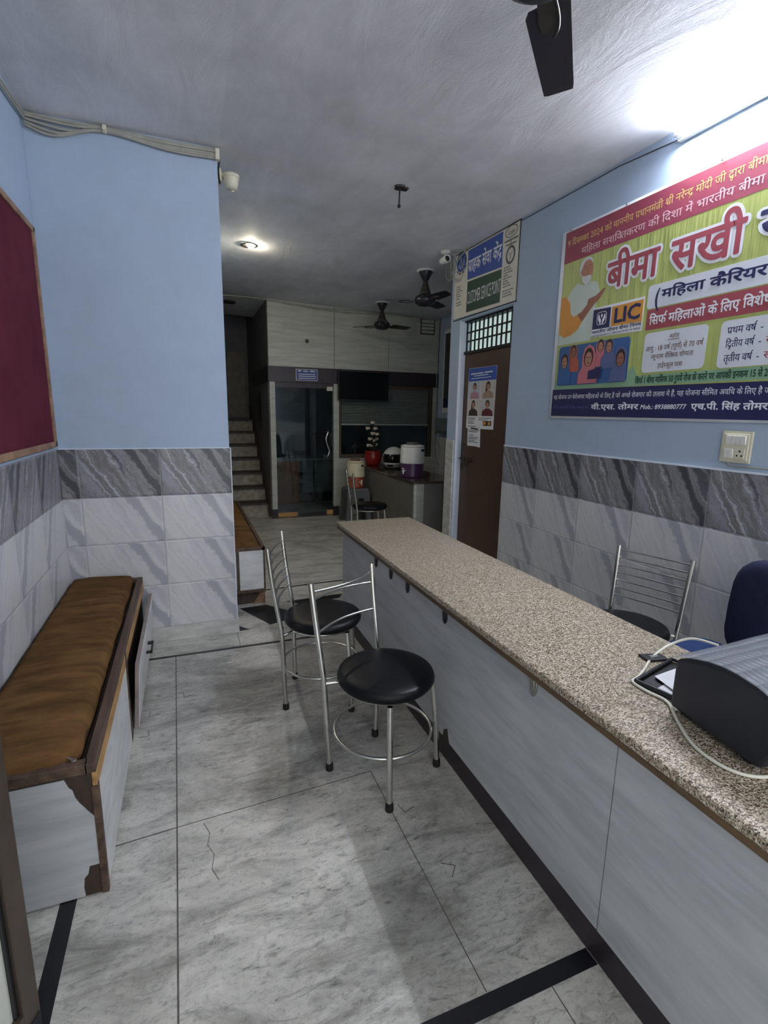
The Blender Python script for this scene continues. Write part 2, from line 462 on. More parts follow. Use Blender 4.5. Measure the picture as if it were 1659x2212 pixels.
class Face:
    """a printed flat face: (a, b) on it -> world point, d metres in front"""
    def __init__(s, fn): s.fn = fn
    def text(s, txt, a0, a1, b0, b1, parent, mat, off=0.0, d=.0015, cap=.622, shear=0.0, name='lettering'):
        pcs, wd = shape_text(txt); k = (a1-a0)/wd; h = (b1-b0)/cap; mb = MB()
        if off <= 0: shifts = [(0, 0)]
        elif off < .015: shifts = [(-off, 0), (off, 0)]
        else:
            n = 8 if off < .05 else 14
            shifts = [(off*math.cos(2*PI*q/n), off*math.sin(2*PI*q/n)) for q in range(n)] + [(0, 0)]
        sg = 1 if a1 > a0 else -1
        for q, (sx, sy) in enumerate(shifts):
            for r, (V, F) in enumerate(pcs):
                dd = d + .00003*q + .00001*(r % 3)
                mb.add([s.fn(a0+(x+sx)*k+sg*y*h*shear, b0+(y+sy)*h, dd) for x, y in V], F)
        return kid(name, mb, mat, parent)
    def poly(s, pts, parent, mat, d=.001, name='print', label=None):
        mb = MB(); mb.prism(pts, s.fn, max(0, d-.0006), d); return kid(name, mb, mat, parent, label=label)
    def polys(s, lst, parent, mat, d=.001, name='print', label=None):
        mb = MB()
        for pts in lst: mb.prism(pts, s.fn, max(0, d-.0006), d)
        return kid(name, mb, mat, parent, label=label)
def rrect(a0, a1, b0, b1, r):
    sa = 1 if a1 > a0 else -1; sb = 1 if b1 > b0 else -1; out = []
    for ca, cb, st in ((a1-sa*r, b1-sb*r, 0), (a0+sa*r, b1-sb*r, 1), (a0+sa*r, b0+sb*r, 2), (a1-sa*r, b0+sb*r, 3)):
        for i in range(5):
            t = (st + i/4)*PI/2; out.append((ca+sa*r*math.cos(t), cb+sb*r*math.sin(t)))
    return out
def ell(ca, cb, ra, rb, n=20, t0=0, t1=2*PI):
    return [(ca+ra*math.cos(t0+(t1-t0)*i/n), cb+rb*math.sin(t0+(t1-t0)*i/n)) for i in range(n + (0 if t1-t0 > 6.2 else 1))]
def strip(pts, w):
    L = []; Rr = []
    for i, p in enumerate(pts):
        a = pts[max(0, i-1)]; b = pts[min(len(pts)-1, i+1)]; dx, dy = b[0]-a[0], b[1]-a[1]; l = math.hypot(dx, dy) or 1
        L.append((p[0]-dy/l*w, p[1]+dx/l*w)); Rr.append((p[0]+dy/l*w, p[1]-dx/l*w))
    return L + Rr[::-1]

# ================================================================== SETTING
XL, XR, YC = -.735, 2.48, 3.54            # left wall, right wall, column front
def ceil_z(x):
    P = [(-1.0, 3.113), (.27, 3.112), (1.12, 3.075), (1.6, 3.055), (2.48, 3.04), (4.0, 3.034)]
    for (a, za), (b, zb) in zip(P, P[1:]):
        if x <= b: return za+(zb-za)*(x-a)/(b-a)
    return P[-1][1]
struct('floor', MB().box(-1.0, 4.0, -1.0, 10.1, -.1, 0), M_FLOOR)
fl = bpy.data.objects['floor']
# joints between the slabs, small scuffs and a crack
j = MB()
def fline(x0, y0, x1, y1, w=.0025, z=.0006):
    d = Vector((x1-x0, y1-y0)); d.normalize(); n = Vector((-d.y, d.x))*w
    j.hexa([(x0-n.x, y0-n.y, -.002), (x1-n.x, y1-n.y, -.002), (x1+n.x, y1+n.y, -.002), (x0+n.x, y0+n.y, -.002),
            (x0-n.x, y0-n.y, z), (x1-n.x, y1-n.y, z), (x1+n.x, y1+n.y, z), (x0+n.x, y0+n.y, z)])
fline(-.103, -.9, -.103, 1.14); fline(-.103, 1.14, -.142, 3.275); fline(-.735, 1.772, -.12, 1.812); fline(-.12, 1.812, .68, 1.85, .0016)
fline(.687, .92, .68, 1.85, .0014); fline(.858, .2, .866, .87, .0014); fline(.262, 3.3, .262, 3.53, .0016)
random.seed(3)
cr = [(-.02, 1.80), (.0, 1.74), (-.01, 1.69), (.01, 1.64), (0.0, 1.58), (.02, 1.53)]
for a, b in zip(cr, cr[1:]): fline(*a, *b, .0011)
for x, y, r in ((.73, 1.58, .4), (.80, 1.30, 2.6), (-.09, 2.75, .3), (-.26, 2.62, .1), (-.25, 2.45, 1.7)):
    for t in (r, r+1.4): fline(x, y, x+.05*math.cos(t), y+.05*math.sin(t), .0014)
part('joint', j, M_JOINT, fl)
struct('trim_1', MB().box(-.46, 1.03, .868, .917, -.01, .001), M_BLACKST)
struct('trim_2', MB().box(-.46, -.412, .917, 3.27, -.01, .001), M_BLACKST)
struct('trim_3', MB().hexa([(-.735, 3.275, -.01), (1.06, 3.258, -.01), (1.06, 3.284, -.01), (-.735, 3.30, -.01), (-.735, 3.275, .001), (1.06, 3.258, .001), (1.06, 3.284, .001), (-.735, 3.30, .001)]), M_BLACKST)
struct('trim_4', MB().hexa([(.5, 4.325, -.01), (1.9, 4.42, -.01), (1.9, 4.445, -.01), (.5, 4.35, -.01), (.5, 4.325, .001), (1.9, 4.42, .001), (1.9, 4.445, .001), (.5, 4.35, .001)]), M_BLACKST)
zf = lambda a, b, d: (a, b, d)
t5 = MB()
t5.prism([(.32, 3.975), (.535, 3.985), (.79, 3.68), (.505, 3.58)][::-1], zf, -.01, .001)
t5.prism([(.70, 4.01), (1.2, 4.04), (1.15, 3.955), (.82, 3.90)][::-1], zf, -.01, .001)
t5.prism([(.275, 3.54), (.355, 3.54), (.275, 3.64)], zf, -.01, .001)
struct('trim_5', t5, M_BLACKST)

# ceiling: bottom follows ceil_z, ends at the stair well (y = 8.95)
xs = [-1.0, .27, 1.12, 1.6, 2.48, 4.0]
c = MB(); cv = []; NY = 2
for x in xs:
    for y in (-1.0, 8.95): cv += [(x, y, ceil_z(x)), (x, y, 3.3)]
cf = []
for i in range(len(xs)-1):
    a, b = i*4, (i+1)*4
    cf += [(a, a+2, b+2, b), (a+1, b+1, b+3, a+3), (a, b, b+1, a+1), (a+2, a+3, b+3, b+2)]
cf += [(0, 1, 3, 2), (20, 22, 23, 21)]
c.add(cv, cf); struct('ceiling', c, M_CEIL)
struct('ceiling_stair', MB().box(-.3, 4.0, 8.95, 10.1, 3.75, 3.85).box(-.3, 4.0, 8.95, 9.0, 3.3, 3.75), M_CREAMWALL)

# left wall with tile dado
wl = struct('wall_left', MB().box(XL-.15, XL, -1.0, YC, 0, 3.14), M_BLUE)
part('tile_dado', MB().box(XL-.01, XL+.008, -1.0, YC, .1, 1.007), T_LEFT, wl)
part('tile_border', MB().box(XL-.01, XL+.008, -1.0, YC, 1.007, 1.315), T_LEFTD, wl)
struct('baseboard_left', MB().box(XL, XL+.014, -1.0, YC, 0, .1), M_SKIRT, .002)
# the projecting column block
wi = struct('wall_column', MB().box(-1.0, .262, YC+.008, 7.0, 0, 3.118), M_BLUE)
part('tile_dado', MB().box(XL+.008, .268, YC, YC+.02, .1, 1.007), T_COL, wi)
part('tile_border', MB().box(XL+.008, .268, YC, YC+.02, 1.007, 1.315), T_COLD, wi)
part('tile_dado', MB().box(.255, .27, YC+.004, 7.0, .1, 1.315), T_LEFT, wi)
part('tile_edge', MB().box(XL+.008, .270, YC-.002, YC+.012, 1.313, 1.319).box(.266, .272, YC-.002, YC+.006, .1, 1.319), M_REVEAL, wi)
struct('baseboard_column', MB().box(XL+.014, .278, YC-.014, YC+.01, 0, .1), M_SKIRT, .002)
# right wall: three pieces around the doorway
wr = struct('wall_right', MB().box(XR, XR+.14, -1.0, 3.592, 0, 3.10).box(XR, XR+.14, 3.592, 4.44, 2.43, 3.10).box(XR, XR+.14, 4.44, 4.62, 0, 3.10), M_BLUE)
part('tile_dado', MB().box(XR-.010, XR+.01, -1.0, 3.588, .1, 1.005), T_RIGHT, wr)
part('tile_border', MB().box(XR-.010, XR+.01, -1.0, 3.588, 1.005, 1.31), T_RIGHTD, wr)
part('tile_cap', MB().box(XR-.012, XR+.01, -1.0, 3.590, 1.308, 1.318), M_REVEAL, wr)
part('pillar_cladding', MB().box(XR-.014, XR+.01, 4.455, 4.628, 0, 1.305).box(XR-.014, XR+.15, 4.61, 4.628, 0, 1.305), M_SKIRT, wr, .003)
struct('baseboard_right', MB().box(XR-.016, XR, -1.0, 3.588, 0, .1), M_SKIRT, .002)
part('reveal', MB().box(XR-.001, XR+.14, 4.432, 4.441, 0, 2.432), M_REVEAL, wr)
struct('wall_recess', MB().box(XR+.14, 3.95, 4.48, 4.62, 0, 3.1), M_BLUE)
wfr = struct('wall_far_right', MB().box(3.78, 3.93, 4.62, 10.1, 0, 3.1), M_BLUE)
part('tile_dado', MB().box(3.772, 3.79, 4.62, 7.4, .1, 1.2), T_RIGHT, wfr)
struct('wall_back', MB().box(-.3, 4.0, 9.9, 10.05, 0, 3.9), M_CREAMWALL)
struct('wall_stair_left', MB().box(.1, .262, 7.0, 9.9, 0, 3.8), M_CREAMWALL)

# door_1: brown flush door with barred light above
d1 = struct('door_1', MB().box(2.545, 2.585, 3.60, 4.432, .01, 2.125), M_DOOR, .002)
part('door_frame', MB().box(2.53, 2.62, 3.592, 3.605, 0, 2.43).box(2.53, 2.62, 3.60, 4.432, 2.125, 2.15).box(2.53, 2.62, 3.60, 4.432, 2.415, 2.43), M_IRON, d1)
g = MB()
for i in range(12):
    y = 3.63 + i*.072; g.box(2.55, 2.562, y, y+.012, 2.15, 2.415)
for z in (2.245, 2.325): g.box(2.547, 2.565, 3.605, 4.432, z-.006, z+.006)
part('grille', g, M_IRON, d1)
part('transom_pane', MB().box(2.60, 2.61, 3.60, 4.432, 2.15, 2.42), M_PANE, d1, label='lit pane behind the bars')
part('handle', MB().tube(smooth_path([(2.545, 4.33, 1.27), (2.515, 4.345, 1.285), (2.51, 4.35, 1.24), (2.512, 4.325, 1.18), (2.518, 4.32, 1.10), (2.545, 4.318, 1.06)]), .008, 8), M_FANG, d1)
lt = part('bolt', MB().tube([(2.53, 4.44, 1.135), (2.53, 4.215, 1.128)], .008, 8).box(2.536, 2.548, 4.24, 4.26, 1.11, 1.15).box(2.536, 2.548, 4.36, 4.38, 1.11, 1.15), M_FANG, d1)
part('bolt_knob', MB().tube([(2.53, 4.235, 1.128), (2.50, 4.235, 1.128)], .009, 8), M_FANG, lt)
part('hasp', MB().box(2.538, 2.548, 4.385, 4.42, 1.02, 1.09).tube(smooth_path([(2.54, 4.30, 1.11), (2.535, 4.295, 1.05), (2.54, 4.29, .98)]), .004, 6), M_FANG, d1)

# partition with glass door and window
YP = 7.4
wp = struct('wall_partition', MB()
    .box(1.12, 3.77, YP, YP+.08, 2.187, 3.09), M_LAM_P)
part('jamb', MB().box(1.125, 1.20, YP-.012, YP+.08, .14, 1.975).box(1.12, 1.21, YP-.01, YP+.085, 0, .0), M_LAM_P, wp)
part('jamb', MB().box(2.06, 2.14, YP-.005, YP+.08, .14, 1.975), M_LAM_P, wp)
part('panel', MB().box(2.14, 3.77, YP, YP+.08, 0, .90).box(3.69, 3.77, YP, YP+.08, .90, 1.975), M_LAM_P, wp)
part('plinth', MB().box(1.118, 1.205, YP-.014, YP+.08, 0, .14).box(2.055, 2.145, YP-.008, YP+.08, 0, .14), M_DKBAND, wp)
part('beam', MB().box(1.108, 3.772, YP-.02, YP+.09, 1.975, 2.187).box(1.108, 1.2, YP+.09, 9.25, 1.985, 2.20), M_DKBAND, wp)
part('seam', MB().box(2.068, 2.074, YP-.002, YP+.01, 2.19, 3.07).box(2.92, 2.925, YP-.002, YP+.01, 2.19, 2.66), M_JOINT, wp)
part('hole', MB().lathe([(.03, 0), (.012, .001)], 9, (1.67, YP-.001, 2.55), Matrix.Rotation(PI/2, 3, 'X')), M_JOINT, wp, label='small chipped hole in the panel')
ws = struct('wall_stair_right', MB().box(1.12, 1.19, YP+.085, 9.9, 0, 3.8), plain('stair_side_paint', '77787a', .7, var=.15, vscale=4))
part('slot_frame', MB().box(1.112, 1.122, 8.15, 8.62, 1.28, 1.85), M_DKBAND, ws)
d2 = struct('door_2', MB().box(1.205, 2.052, YP+.02, YP+.032, .03, 1.93), M_GLASS)
part('top_rail', MB().box(1.2, 2.06, YP+.005, YP+.06, 1.90, 1.975), M_DKBAND, d2)
part('bottom_rail', MB().box(1.55, 1.97, YP+.01, YP+.045, .01, .05), M_DKBAND, d2)
part('patch_fitting', MB().box(1.205, 1.50, YP+.008, YP+.045, .012, .075).box(1.95, 2.052, YP+.008, YP+.045, .012, .085), M_STAINLIT, d2, .004)
part('patch_fitting', MB().box(1.96, 2.05, YP+.004, YP+.045, 1.87, 1.93), M_IVORY, d2, .004, label='ivory corner fitting')
part('handle', MB().tube(smooth_path([(1.955, YP+.015, 1.27), (1.962, YP-.05, 1.27), (1.925, YP-.06, 1.18), (1.945, YP-.06, 1.08), (1.975, YP-.06, .99), (1.945, YP-.05, .905), (1.94, YP+.015, .905)], 8), .012, 10), M_CHROME, d2)
w1 = struct('window_1', MB().box(2.14, 3.69, YP-.006, YP+.06, .88, .935).box(2.14, 3.69, YP-.006, YP+.06, 1.925, 1.975).box(2.14, 2.175, YP-.006, YP+.06, .93, 1.93).box(3.63, 3.69, YP-.006, YP+.06, .93, 1.93), plain('brown_window_frame', '4a3c31', .6, var=.15))
part('pane', MB().box(2.17, 3.64, YP+.03, YP+.036, .93, 1.93), M_GLASS, w1)
bl = MB()
for i in range(24):
    z = 1.392 + i*.0228
    bl.hexa([(2.185, YP+.006, z), (3.62, YP+.006, z), (3.62, YP+.022, z+.010), (2.185, YP+.022, z+.010), (2.185, YP+.005, z+.002), (3.62, YP+.005, z+.002), (3.62, YP+.021, z+.012), (2.185, YP+.021, z+.012)])
wb = thing('window_blind', 'pale green slatted blind half lowered in the partition window behind the television', 'blind', (2.9, YP+.01, 1.38))
kid('slats', bl, M_BLIND, wb)
kid('bottom_rail', MB().box(2.18, 3.625, YP+.003, YP+.024, 1.375, 1.392), M_BLIND, wb)

# ---------------------------------------------------------------- stairs
st = struct('stair', MB().box(.27, 1.11, 7.72, 9.88, 0, .15), M_STEP)
for i in range(7):
    y = 7.66 + .27*i; z = .2025*(i+1)
    rr_ = part('step', MB().box(.262, 1.12, y, 9.9, z-.2025, z-.03), M_STEP, st)
    part('tread', MB().box(.262, 1.12, y-.03, 9.9, z-.03, z), M_STEPD, rr_)
part('skirting', MB().hexa([(1.095, 7.55, 0), (1.121, 7.55, 0), (1.121, 9.55, 1.42), (1.095, 9.55, 1.42), (1.095, 7.55, .22), (1.121, 7.55, .22), (1.121, 9.55, 1.68), (1.095, 9.55, 1.68)]), M_STEPD, st)
part('panel', MB().box(.75, 1.06, 9.87, 9.9, 1.45, 2.6).box(.79, .98, 9.85, 9.9, 1.55, 1.86), plain('stair_end_panel', '7d7c74', .7, var=.2), st)

# ---------------------------------------------------------------- furniture
def cushion(name, x0, x1, y0, y1, z0, z1, parent, wr=1.0, seedv=0):
    nx, ny = 26, 90; vs = []; fs = []
    def edge(t, L, r):       # rounding profile towards an edge
        d = min(t, L-t); return 1.0 if d > r else math.sqrt(max(0, 1-((r-d)/r)**2))
    for jy in range(ny+1):
        for ix in range(nx+1):
            u = ix/nx; v = jy/ny
            x = x0+(x1-x0)*u; y = y0+(y1-y0)*v
            ins = 0.012*(noise.noise(Vector((seedv, v*9, 0))))
            if u in (0, 1): x += ins*.5
            e = edge(x-x0, x1-x0, .035)*edge(y-y0, y1-y0, .04)
            ww = noise.noise(Vector((x*3.0+seedv, y*16, .3)))*.6 + noise.noise(Vector((x*5, y*30, 1.3+seedv)))*.35 + .15*noise.noise(Vector((x*12, y*40, 2)))
            ridge = max(0, .25-abs(ww))*4
            z = z0 + (z1-z0)*(.35+.65*e) + wr*(.0045*ridge + .003*noise.noise(Vector((x*4, y*5, 5)))) + .012*math.sin(PI*u)*e
            # the near right corner is pulled in round
            cx, cy = x1-.09, y0+.07
            if seedv == 0 and x > cx and y < cy:
                d = math.hypot((x-cx)/.09, (y-cy)/.07)
                if d > 1: x = cx+(x-cx)/d; y = cy+(y-cy)/d
            vs.append((x, y, z))
    for jy in range(ny):
        for ix in range(nx):
            a = jy*(nx+1)+ix; fs.append((a, a+1, a+nx+2, a+nx+1))
    bnd = [i for i in range(nx+1)] + [jy*(nx+1)+nx for jy in range(1, ny+1)] + [ny*(nx+1)+i for i in range(nx-1, -1, -1)] + [jy*(nx+1) for jy in range(ny-1, 0, -1)]
    o = len(vs)
    for i in bnd: vs.append((vs[i][0], vs[i][1], z0))
    m = len(bnd)
    for i in range(m): fs.append((bnd[i], o+i, o+(i+1) % m, bnd[(i+1) % m]))
    fs.append(tuple(range(o+m-1, o-1, -1)))
    mb = MB(); mb.add(vs, fs, True)
    return kid(name, mb, M_CUSH, parent)

# bench by the left wall
b1 = thing('storage_bench', 'long laminate storage bench with brown cushion along the left tiled wall', 'bench', (-.53, 2.57, 0))
kid('body', MB().box(-.715, -.335, 1.618, 3.50, 0, .445), M_PLY, b1)
fr = MB().box(-.72, -.345, 1.612, 1.645, .444, .478).box(-.352, -.322, 1.612, 3.52, .444, .478).box(-.72, -.345, 3.49, 3.52, .444, .478)
kid('top_frame', fr, M_WOOD, b1, .002)
ws_ = MB().box(-.334, -.3215, 1.612, 3.52, .39, .446)
kid('worn_lip', ws_, M_WOODL, b1)
kid('post', MB().box(-.342, -.320, 2.43, 2.475, .0, .475), M_WOOD, b1)
kid('post', MB().box(-.338, -.319, 1.610, 1.632, 0, .40), M_WOOD, b1)
kid('front_panel', MB().box(-.336, -.322, 1.632, 2.43, .004, .39), M_LAM_B, b1)
lam = [(-.715, .437), (-.41, .438), (-.399, .406), (-.391, .397), (-.385, .369), (-.376, .348), (-.35, .305), (-.332, .281), (-.333, .112), (-.367, .112), (-.373, .084), (-.385, .071), (-.389, .035), (-.387, .004), (-.715, .004)]
kid('end_laminate', MB().prism(lam[::-1], lambda a, b, d: (a, d, b), 1.6165, 1.6135), M_LAM, b1, label='grey end sheet broken away at the corner')
# flap door standing a little open
dp = []
def flap(y, z, d): return (-.322+.006+d+.026*(z/.36), y, z)
dd = MB().hexa([flap(2.49, .03, 0), flap(2.49, .03, .018), flap(3.50, .03, .018), flap(3.50, .03, 0), flap(2.49, .365, 0), flap(2.49, .365, .018), flap(3.50, .365, .018), flap(3.50, .365, 0)])
fd = kid('flap_door', dd, plain('mauve_board_edge', '8a7d7a', .7, var=.2, vscale=12), b1)
fc = MB().hexa([flap(2.492, .032, .0175), flap(2.492, .032, .0195), flap(3.498, .032, .0195), flap(3.498, .032, .0175), flap(2.492, .363, .0175), flap(2.492, .363, .0195), flap(3.498, .363, .0195), flap(3.498, .363, .0175)])
kid('laminate', fc, M_LAM_B, fd)
hx = flap(3.02, .21, .02)[0]
kid('handle', MB().box(hx, hx+.032, 3.06, 3.085, .20, .215).box(hx+.022, hx+.032, 2.94, 3.085, .2, .215).box(hx, hx+.032, 2.94, 2.955, .2, .215), M_BLACK, fd, .003)
cu = cushion('cushion', -.722, -.372, 1.632, 3.515, .452, .505, b1)
zp = kid('zipper', MB().tube(smooth_path([(-.432, 1.652, .475), (-.395, 1.68, .478), (-.379, 1.72, .478), (-.374, 1.80, .478)]), .004, 6), M_RUBBER, cu)
kid('zip_puller', MB().box(-.418, -.404, 1.652, 1.664, .482, .492).tube([(-.404, 1.655, .488), (-.386, 1.640, .484)], .004, 6).ring((-.383, 1.638, .484), .006, .0022, 12, 6), M_TRAYMETAL, cu)

# second bench behind the column
b2 = thing('storage_bench', 'narrow cushioned bench with white end panel beyond the blue column', 'bench', (.41, 5.15, 0))
kid('body', MB().box(.275, .535, 4.055, 6.3, .11, .455), M_LAM_B, b2)
kid('frame', MB().box(.272, .545, 4.04, 4.062, .452, .478).box(.518, .545, 4.04, 6.3, .452, .478).box(.272, .30, 4.04, 4.07, 0, .455).box(.318, .336, 4.04, 4.06, .10, .455).box(.53, .542, 4.04, 4.06, .11, .455).box(.30, .54, 4.03, 4.06, .10, .125), M_WOOD, b2, .002)
kid('end_panel', MB().box(.338, .528, 4.042, 4.058, .125, .452), M_LAM_B, b2)
kid('plinth', MB().box(.30, .53, 4.06, 6.3, 0, .11), M_PLY, b2)
kid('broken_brick', MB().hexa([(.44, 4.045, .0), (.535, 4.045, .0), (.535, 4.06, .0), (.44, 4.06, .0), (.50, 4.045, .10), (.535, 4.045, .10), (.535, 4.06, .10), (.50, 4.06, .10)]), plain('broken_plaster', '7a5c48', .9, var=.4, vscale=40), b2)
cushion('cushion', .276, .505, 4.075, 6.28, .46, .505, b2, .5, 3)

# steel chairs
def steel_chair(label, loc, rz, top, rungs, group='steel chairs with round black seats', seat_z=.475):
    t = thing('steel_chair', label, 'chair', loc, rz, group)
    posts = []
    for s in (-1, 1):
        pts = smooth_path([(s*.158, .172, .0), (s*.170, .176, .22), (s*.180, .180, .42), (s*.184, .192, .52), (s*.190, .222, .72), (s*.195, .240, top)], 6)
        p = part('back_post', MB().tube(pts, .0125, 12), M_CHROME, t); posts.append(pts)
        part('foot_cap', MB().lathe([(.0165, 0), (.0175, .012), (.0155, .034)], 14, (s*.158, .172, 0)), M_RUBBER, p)
        fp = smooth_path([(s*.172, -.178, 0), (s*.165, -.170, .22), (s*.148, -.152, .435)], 5)
        p = part('front_leg', MB().tube(fp, .0125, 12), M_CHROME, t)
        part('foot_cap', MB().lathe([(.0165, 0), (.0175, .012), (.0155, .034)], 14, (s*.172, -.178, 0)), M_RUBBER, p)
    def at(pts, z):
        for a, b in zip(pts, pts[1:]):
            if a.z <= z <= b.z: return a.lerp(b, (z-a.z)/(b.z-a.z))
        return pts[-1]
    for (zl, zr, bow) in rungs:
        a = at(posts[0], zl); b = at(posts[1], zr); path = []
        for i in range(15):
            u = i/14; q = a.lerp(b, u); q.y += bow*math.sin(PI*u); path.append(q)
        part('back_rung', MB().tube(path, .0058, 8), M_CHROME, t)
    part('seat_frame', MB().ring((0, .0, seat_z-.045), .178, .009, 44, 8).tube([(-.181, .178, .425), (-.12, .13, .428)], .008, 8).tube([(.181, .178, .425), (.12, .13, .428)], .008, 8), M_CHROME, t)
    part('foot_ring', MB().ring((0, 0, .205), .212, .007, 48, 8), M_CHROME, t)
    prof = [(.0, seat_z-.04), (.17, seat_z-.04), (.197, seat_z-.036), (.208, seat_z-.022), (.209, seat_z-.008), (.203, seat_z+.006), (.188, seat_z+.014), (.15, seat_z+.019), (.09, seat_z+.022), (.0, seat_z+.023)]
    part('seat', MB().lathe(prof, 56, (0, -.012, 0)), M_VINYL, t)
    return t
D = math.radians
steel_chair('steel chair with black seat and only three bent back rungs, nearest the camera', (.735, 1.853, 0), D(30), .862,
            [(.825, .825, -.035), (.79, .772, .035), (.645, .645, .035)])
steel_chair('steel chair with six back rungs, behind the nearest chair in the aisle', (.632, 2.545, 0), D(70), .895,
            [(.84-.052*i, .84-.052*i, .018) for i in range(6)])
steel_chair('steel chair with seven straight back rungs behind the counter against the right tiled wall', (2.135, 1.875, 0), D(-72), .835,
            [(.81-.043*i, .81-.043*i, .006) for i in range(7)])
steel_chair('steel chair at the far end of the room beside the grey jug stool', (2.0, 5.62, 0), D(84), .88,
            [(.84-.05*i, .84-.05*i, .018) for i in range(6)])
steel_chair('dark steel chair mostly hidden behind the back counter, near the far right wall', (3.36, 6.30, 0), D(200), .88,
            [(.84-.05*i, .84-.05*i, .010) for i in range(6)])

# main counter
ct = thing('reception_counter', 'long laminate reception counter with speckled granite top running through the room', 'counter', (1.29, 1.8, 0))
kid('front_panel', MB().box(1.03, 1.05, .889, 3.46, .10, .73), M_LAM, ct)
kid('front_panel', MB().box(1.03, 1.05, -.6, .885, .10, .73), M_LAM, ct)
kid('end_panel', MB().box(1.05, 1.56, 3.44, 3.46, .10, .73), M_LAM, ct)
kid('kickboard', MB().box(1.032, 1.05, -.6, 3.46, 0, .10).box(1.05, 1.54, 3.44, 3.458, 0, .1), M_DKBAND, ct)
kid('shelf', MB().box(1.05, 1.54, -.6, 3.44, .40, .42), M_LAM, ct)
kid('edge_strip', MB().box(.992, 1.03, -.6, 3.475, .728, .747).box(1.03, 1.56, 3.44, 3.475, .728, .747), M_EDGE, ct)
kid('granite_top', MB().box(.988, 1.575, 1.802, 3.49, .747, .775), M_GRANITE, ct, .007, None)
kid('granite_top', MB().box(.988, 1.575, -.6, 1.799, .747, .775), M_GRANITE, ct, .007)
kid('chip', MB().prism([(1.80, .10), (1.86, .10), (1.85, .14), (1.82, .16)], lambda a, b, d: (d, a-.02, b), 1.031, 1.0285), M_PLY, ct, label='dark chip in the panel edge')
for i, y in enumerate((2.741, 2.502, 2.271, 1.859, 1.237)):
    kid('grommet', MB().prism(ell(y, .690, .017, .045, 24), lambda a, b, d: (d, a, b), 1.031, 1.022).prism(ell(y+.003, .690, .011, .036, 20), lambda a, b, d: (d, a, b), 1.024, 1.019),
        M_BLACK if i < 4 else M_TRAYMETAL, ct, .002, 'pale metal grommet' if i == 4 else None)

# printer on the counter
pr = thing('printer', 'black desktop printer under a clear plastic cover on the granite counter', 'printer', (1.38, .62, .775))
sp = [(.882, .0), (.882, .137), (.83, .160), (.78, .176), (.74, .184), (.70, .187), (.65, .184), (.60, .172), (.575, .14), (.585, .06), (.622, .0)]
kid('body', MB().prism(sp, lambda a, b, d: (d, a, .775+.012+b), 1.195, 1.56), M_PRINTER, pr, .010)
kid('foot', MB().box(1.215, 1.25, .83, .86, .775, .789).box(1.215, 1.25, .65, .68, .775, .789).box(1.5, 1.53, .83, .86, .775, .789).box(1.5, 1.53, .65, .68, .775, .789), M_RUBBER, pr)
kid('control_panel', MB().box(1.25, 1.5, .572, .60, .87, .91), M_BLACK, pr, .003)
cv_ = MB(); pts = [(.895, -.008), (.884, .143), (.83, .166), (.78, .182), (.74, .190), (.70, .193), (.65, .190), (.598, .177)]
for i in range(len(pts)-1):
    (a, b), (a2, b2) = pts[i], pts[i+1]
    if i == 0: continue
    n = 26
    for q in range(n):
        xa = 1.19+.385*q/n; xb = 1.19+.385*(q+1)/n
        za = .003*noise.noise(Vector((xa*9, a*5, 0))); zb = .003*noise.noise(Vector((xb*9, a*5, 0))); zc = .003*noise.noise(Vector((xb*9, a2*5, 0))); zd = .003*noise.noise(Vector((xa*9, a2*5, 0)))
        cv_.add([(xa, a, .787+b+za+.13*(xa-1.19)), (xb, a, .787+b+zb+.13*(xb-1.19)), (xb, a2, .787+b2+zc+.13*(xb-1.19)), (xa, a2, .787+b2+zd+.13*(xa-1.19))], [(0, 1, 2, 3)], True)
co = kid('clear_cover', cv_, M_CLEAR, pr, label='crumpled clear plastic cover')
so = co.modifiers.new('thickness', 'SOLIDIFY'); so.thickness = .0015
pr.rotation_euler = (0, 0, D(-9)); _p = Vector((1.2, .88, 0)); pr.location = _p + Matrix.Rotation(D(-9), 3, 'Z') @ (Vector((1.38, .62, .775)) - _p)
tr = thing('document_tray', 'black plastic document tray holding white papers beside the printer', 'tray', (1.31, .97, .775))
tq = [(1.215, .985), (1.245, .90), (1.46, .90), (1.43, 1.035)]
tw = lambda a, b, d: (a, b, d)
tp = [(1.215, 1.012), (1.245, .897), (1.47, .897), (1.44, 1.075)]
kid('base', MB().prism(tp[::-1], tw, .775, .779), M_BLACK, tr)
rim = MB()
for (a, b) in zip(tp, tp[1:]+tp[:1]): rim.tube([(a[0], a[1], .787), (b[0], b[1], .787)], .006, 8)
kid('rim', rim, M_BLACK, tr)
for n_, (ps, lb) in enumerate((([(1.25, .965), (1.26, .908), (1.44, .905), (1.43, 1.01)], 'lower white paper sheet lying in the black tray beside the printer'),
                             ([(1.29, 1.012), (1.27, .915), (1.45, .905), (1.44, 1.03)], 'upper white paper sheet turned askew in the black tray beside the printer'))):
    tag(part('paper_sheet', MB().prism(ps[::-1], tw, .781+.006*n_, .7815+.006*n_), M_PAPER), lb, 'paper', 'papers in the black tray')
ph = thing('mobile_phone', 'small dark phone lying on granite behind the document tray', 'phone', (1.40, 1.115, .775))
kid('body', MB().hexa([(1.365, 1.10, .775), (1.44, 1.085, .775), (1.445, 1.125, .775), (1.37, 1.145, .775), (1.365, 1.10, .784), (1.44, 1.085, .784), (1.445, 1.125, .784), (1.37, 1.145, .784)]), M_BLACK, ph, .002)
kid('keypad', MB().box(1.39, 1.42, 1.107, 1.122, .784, .7855), M_TRAYMETAL, ph)
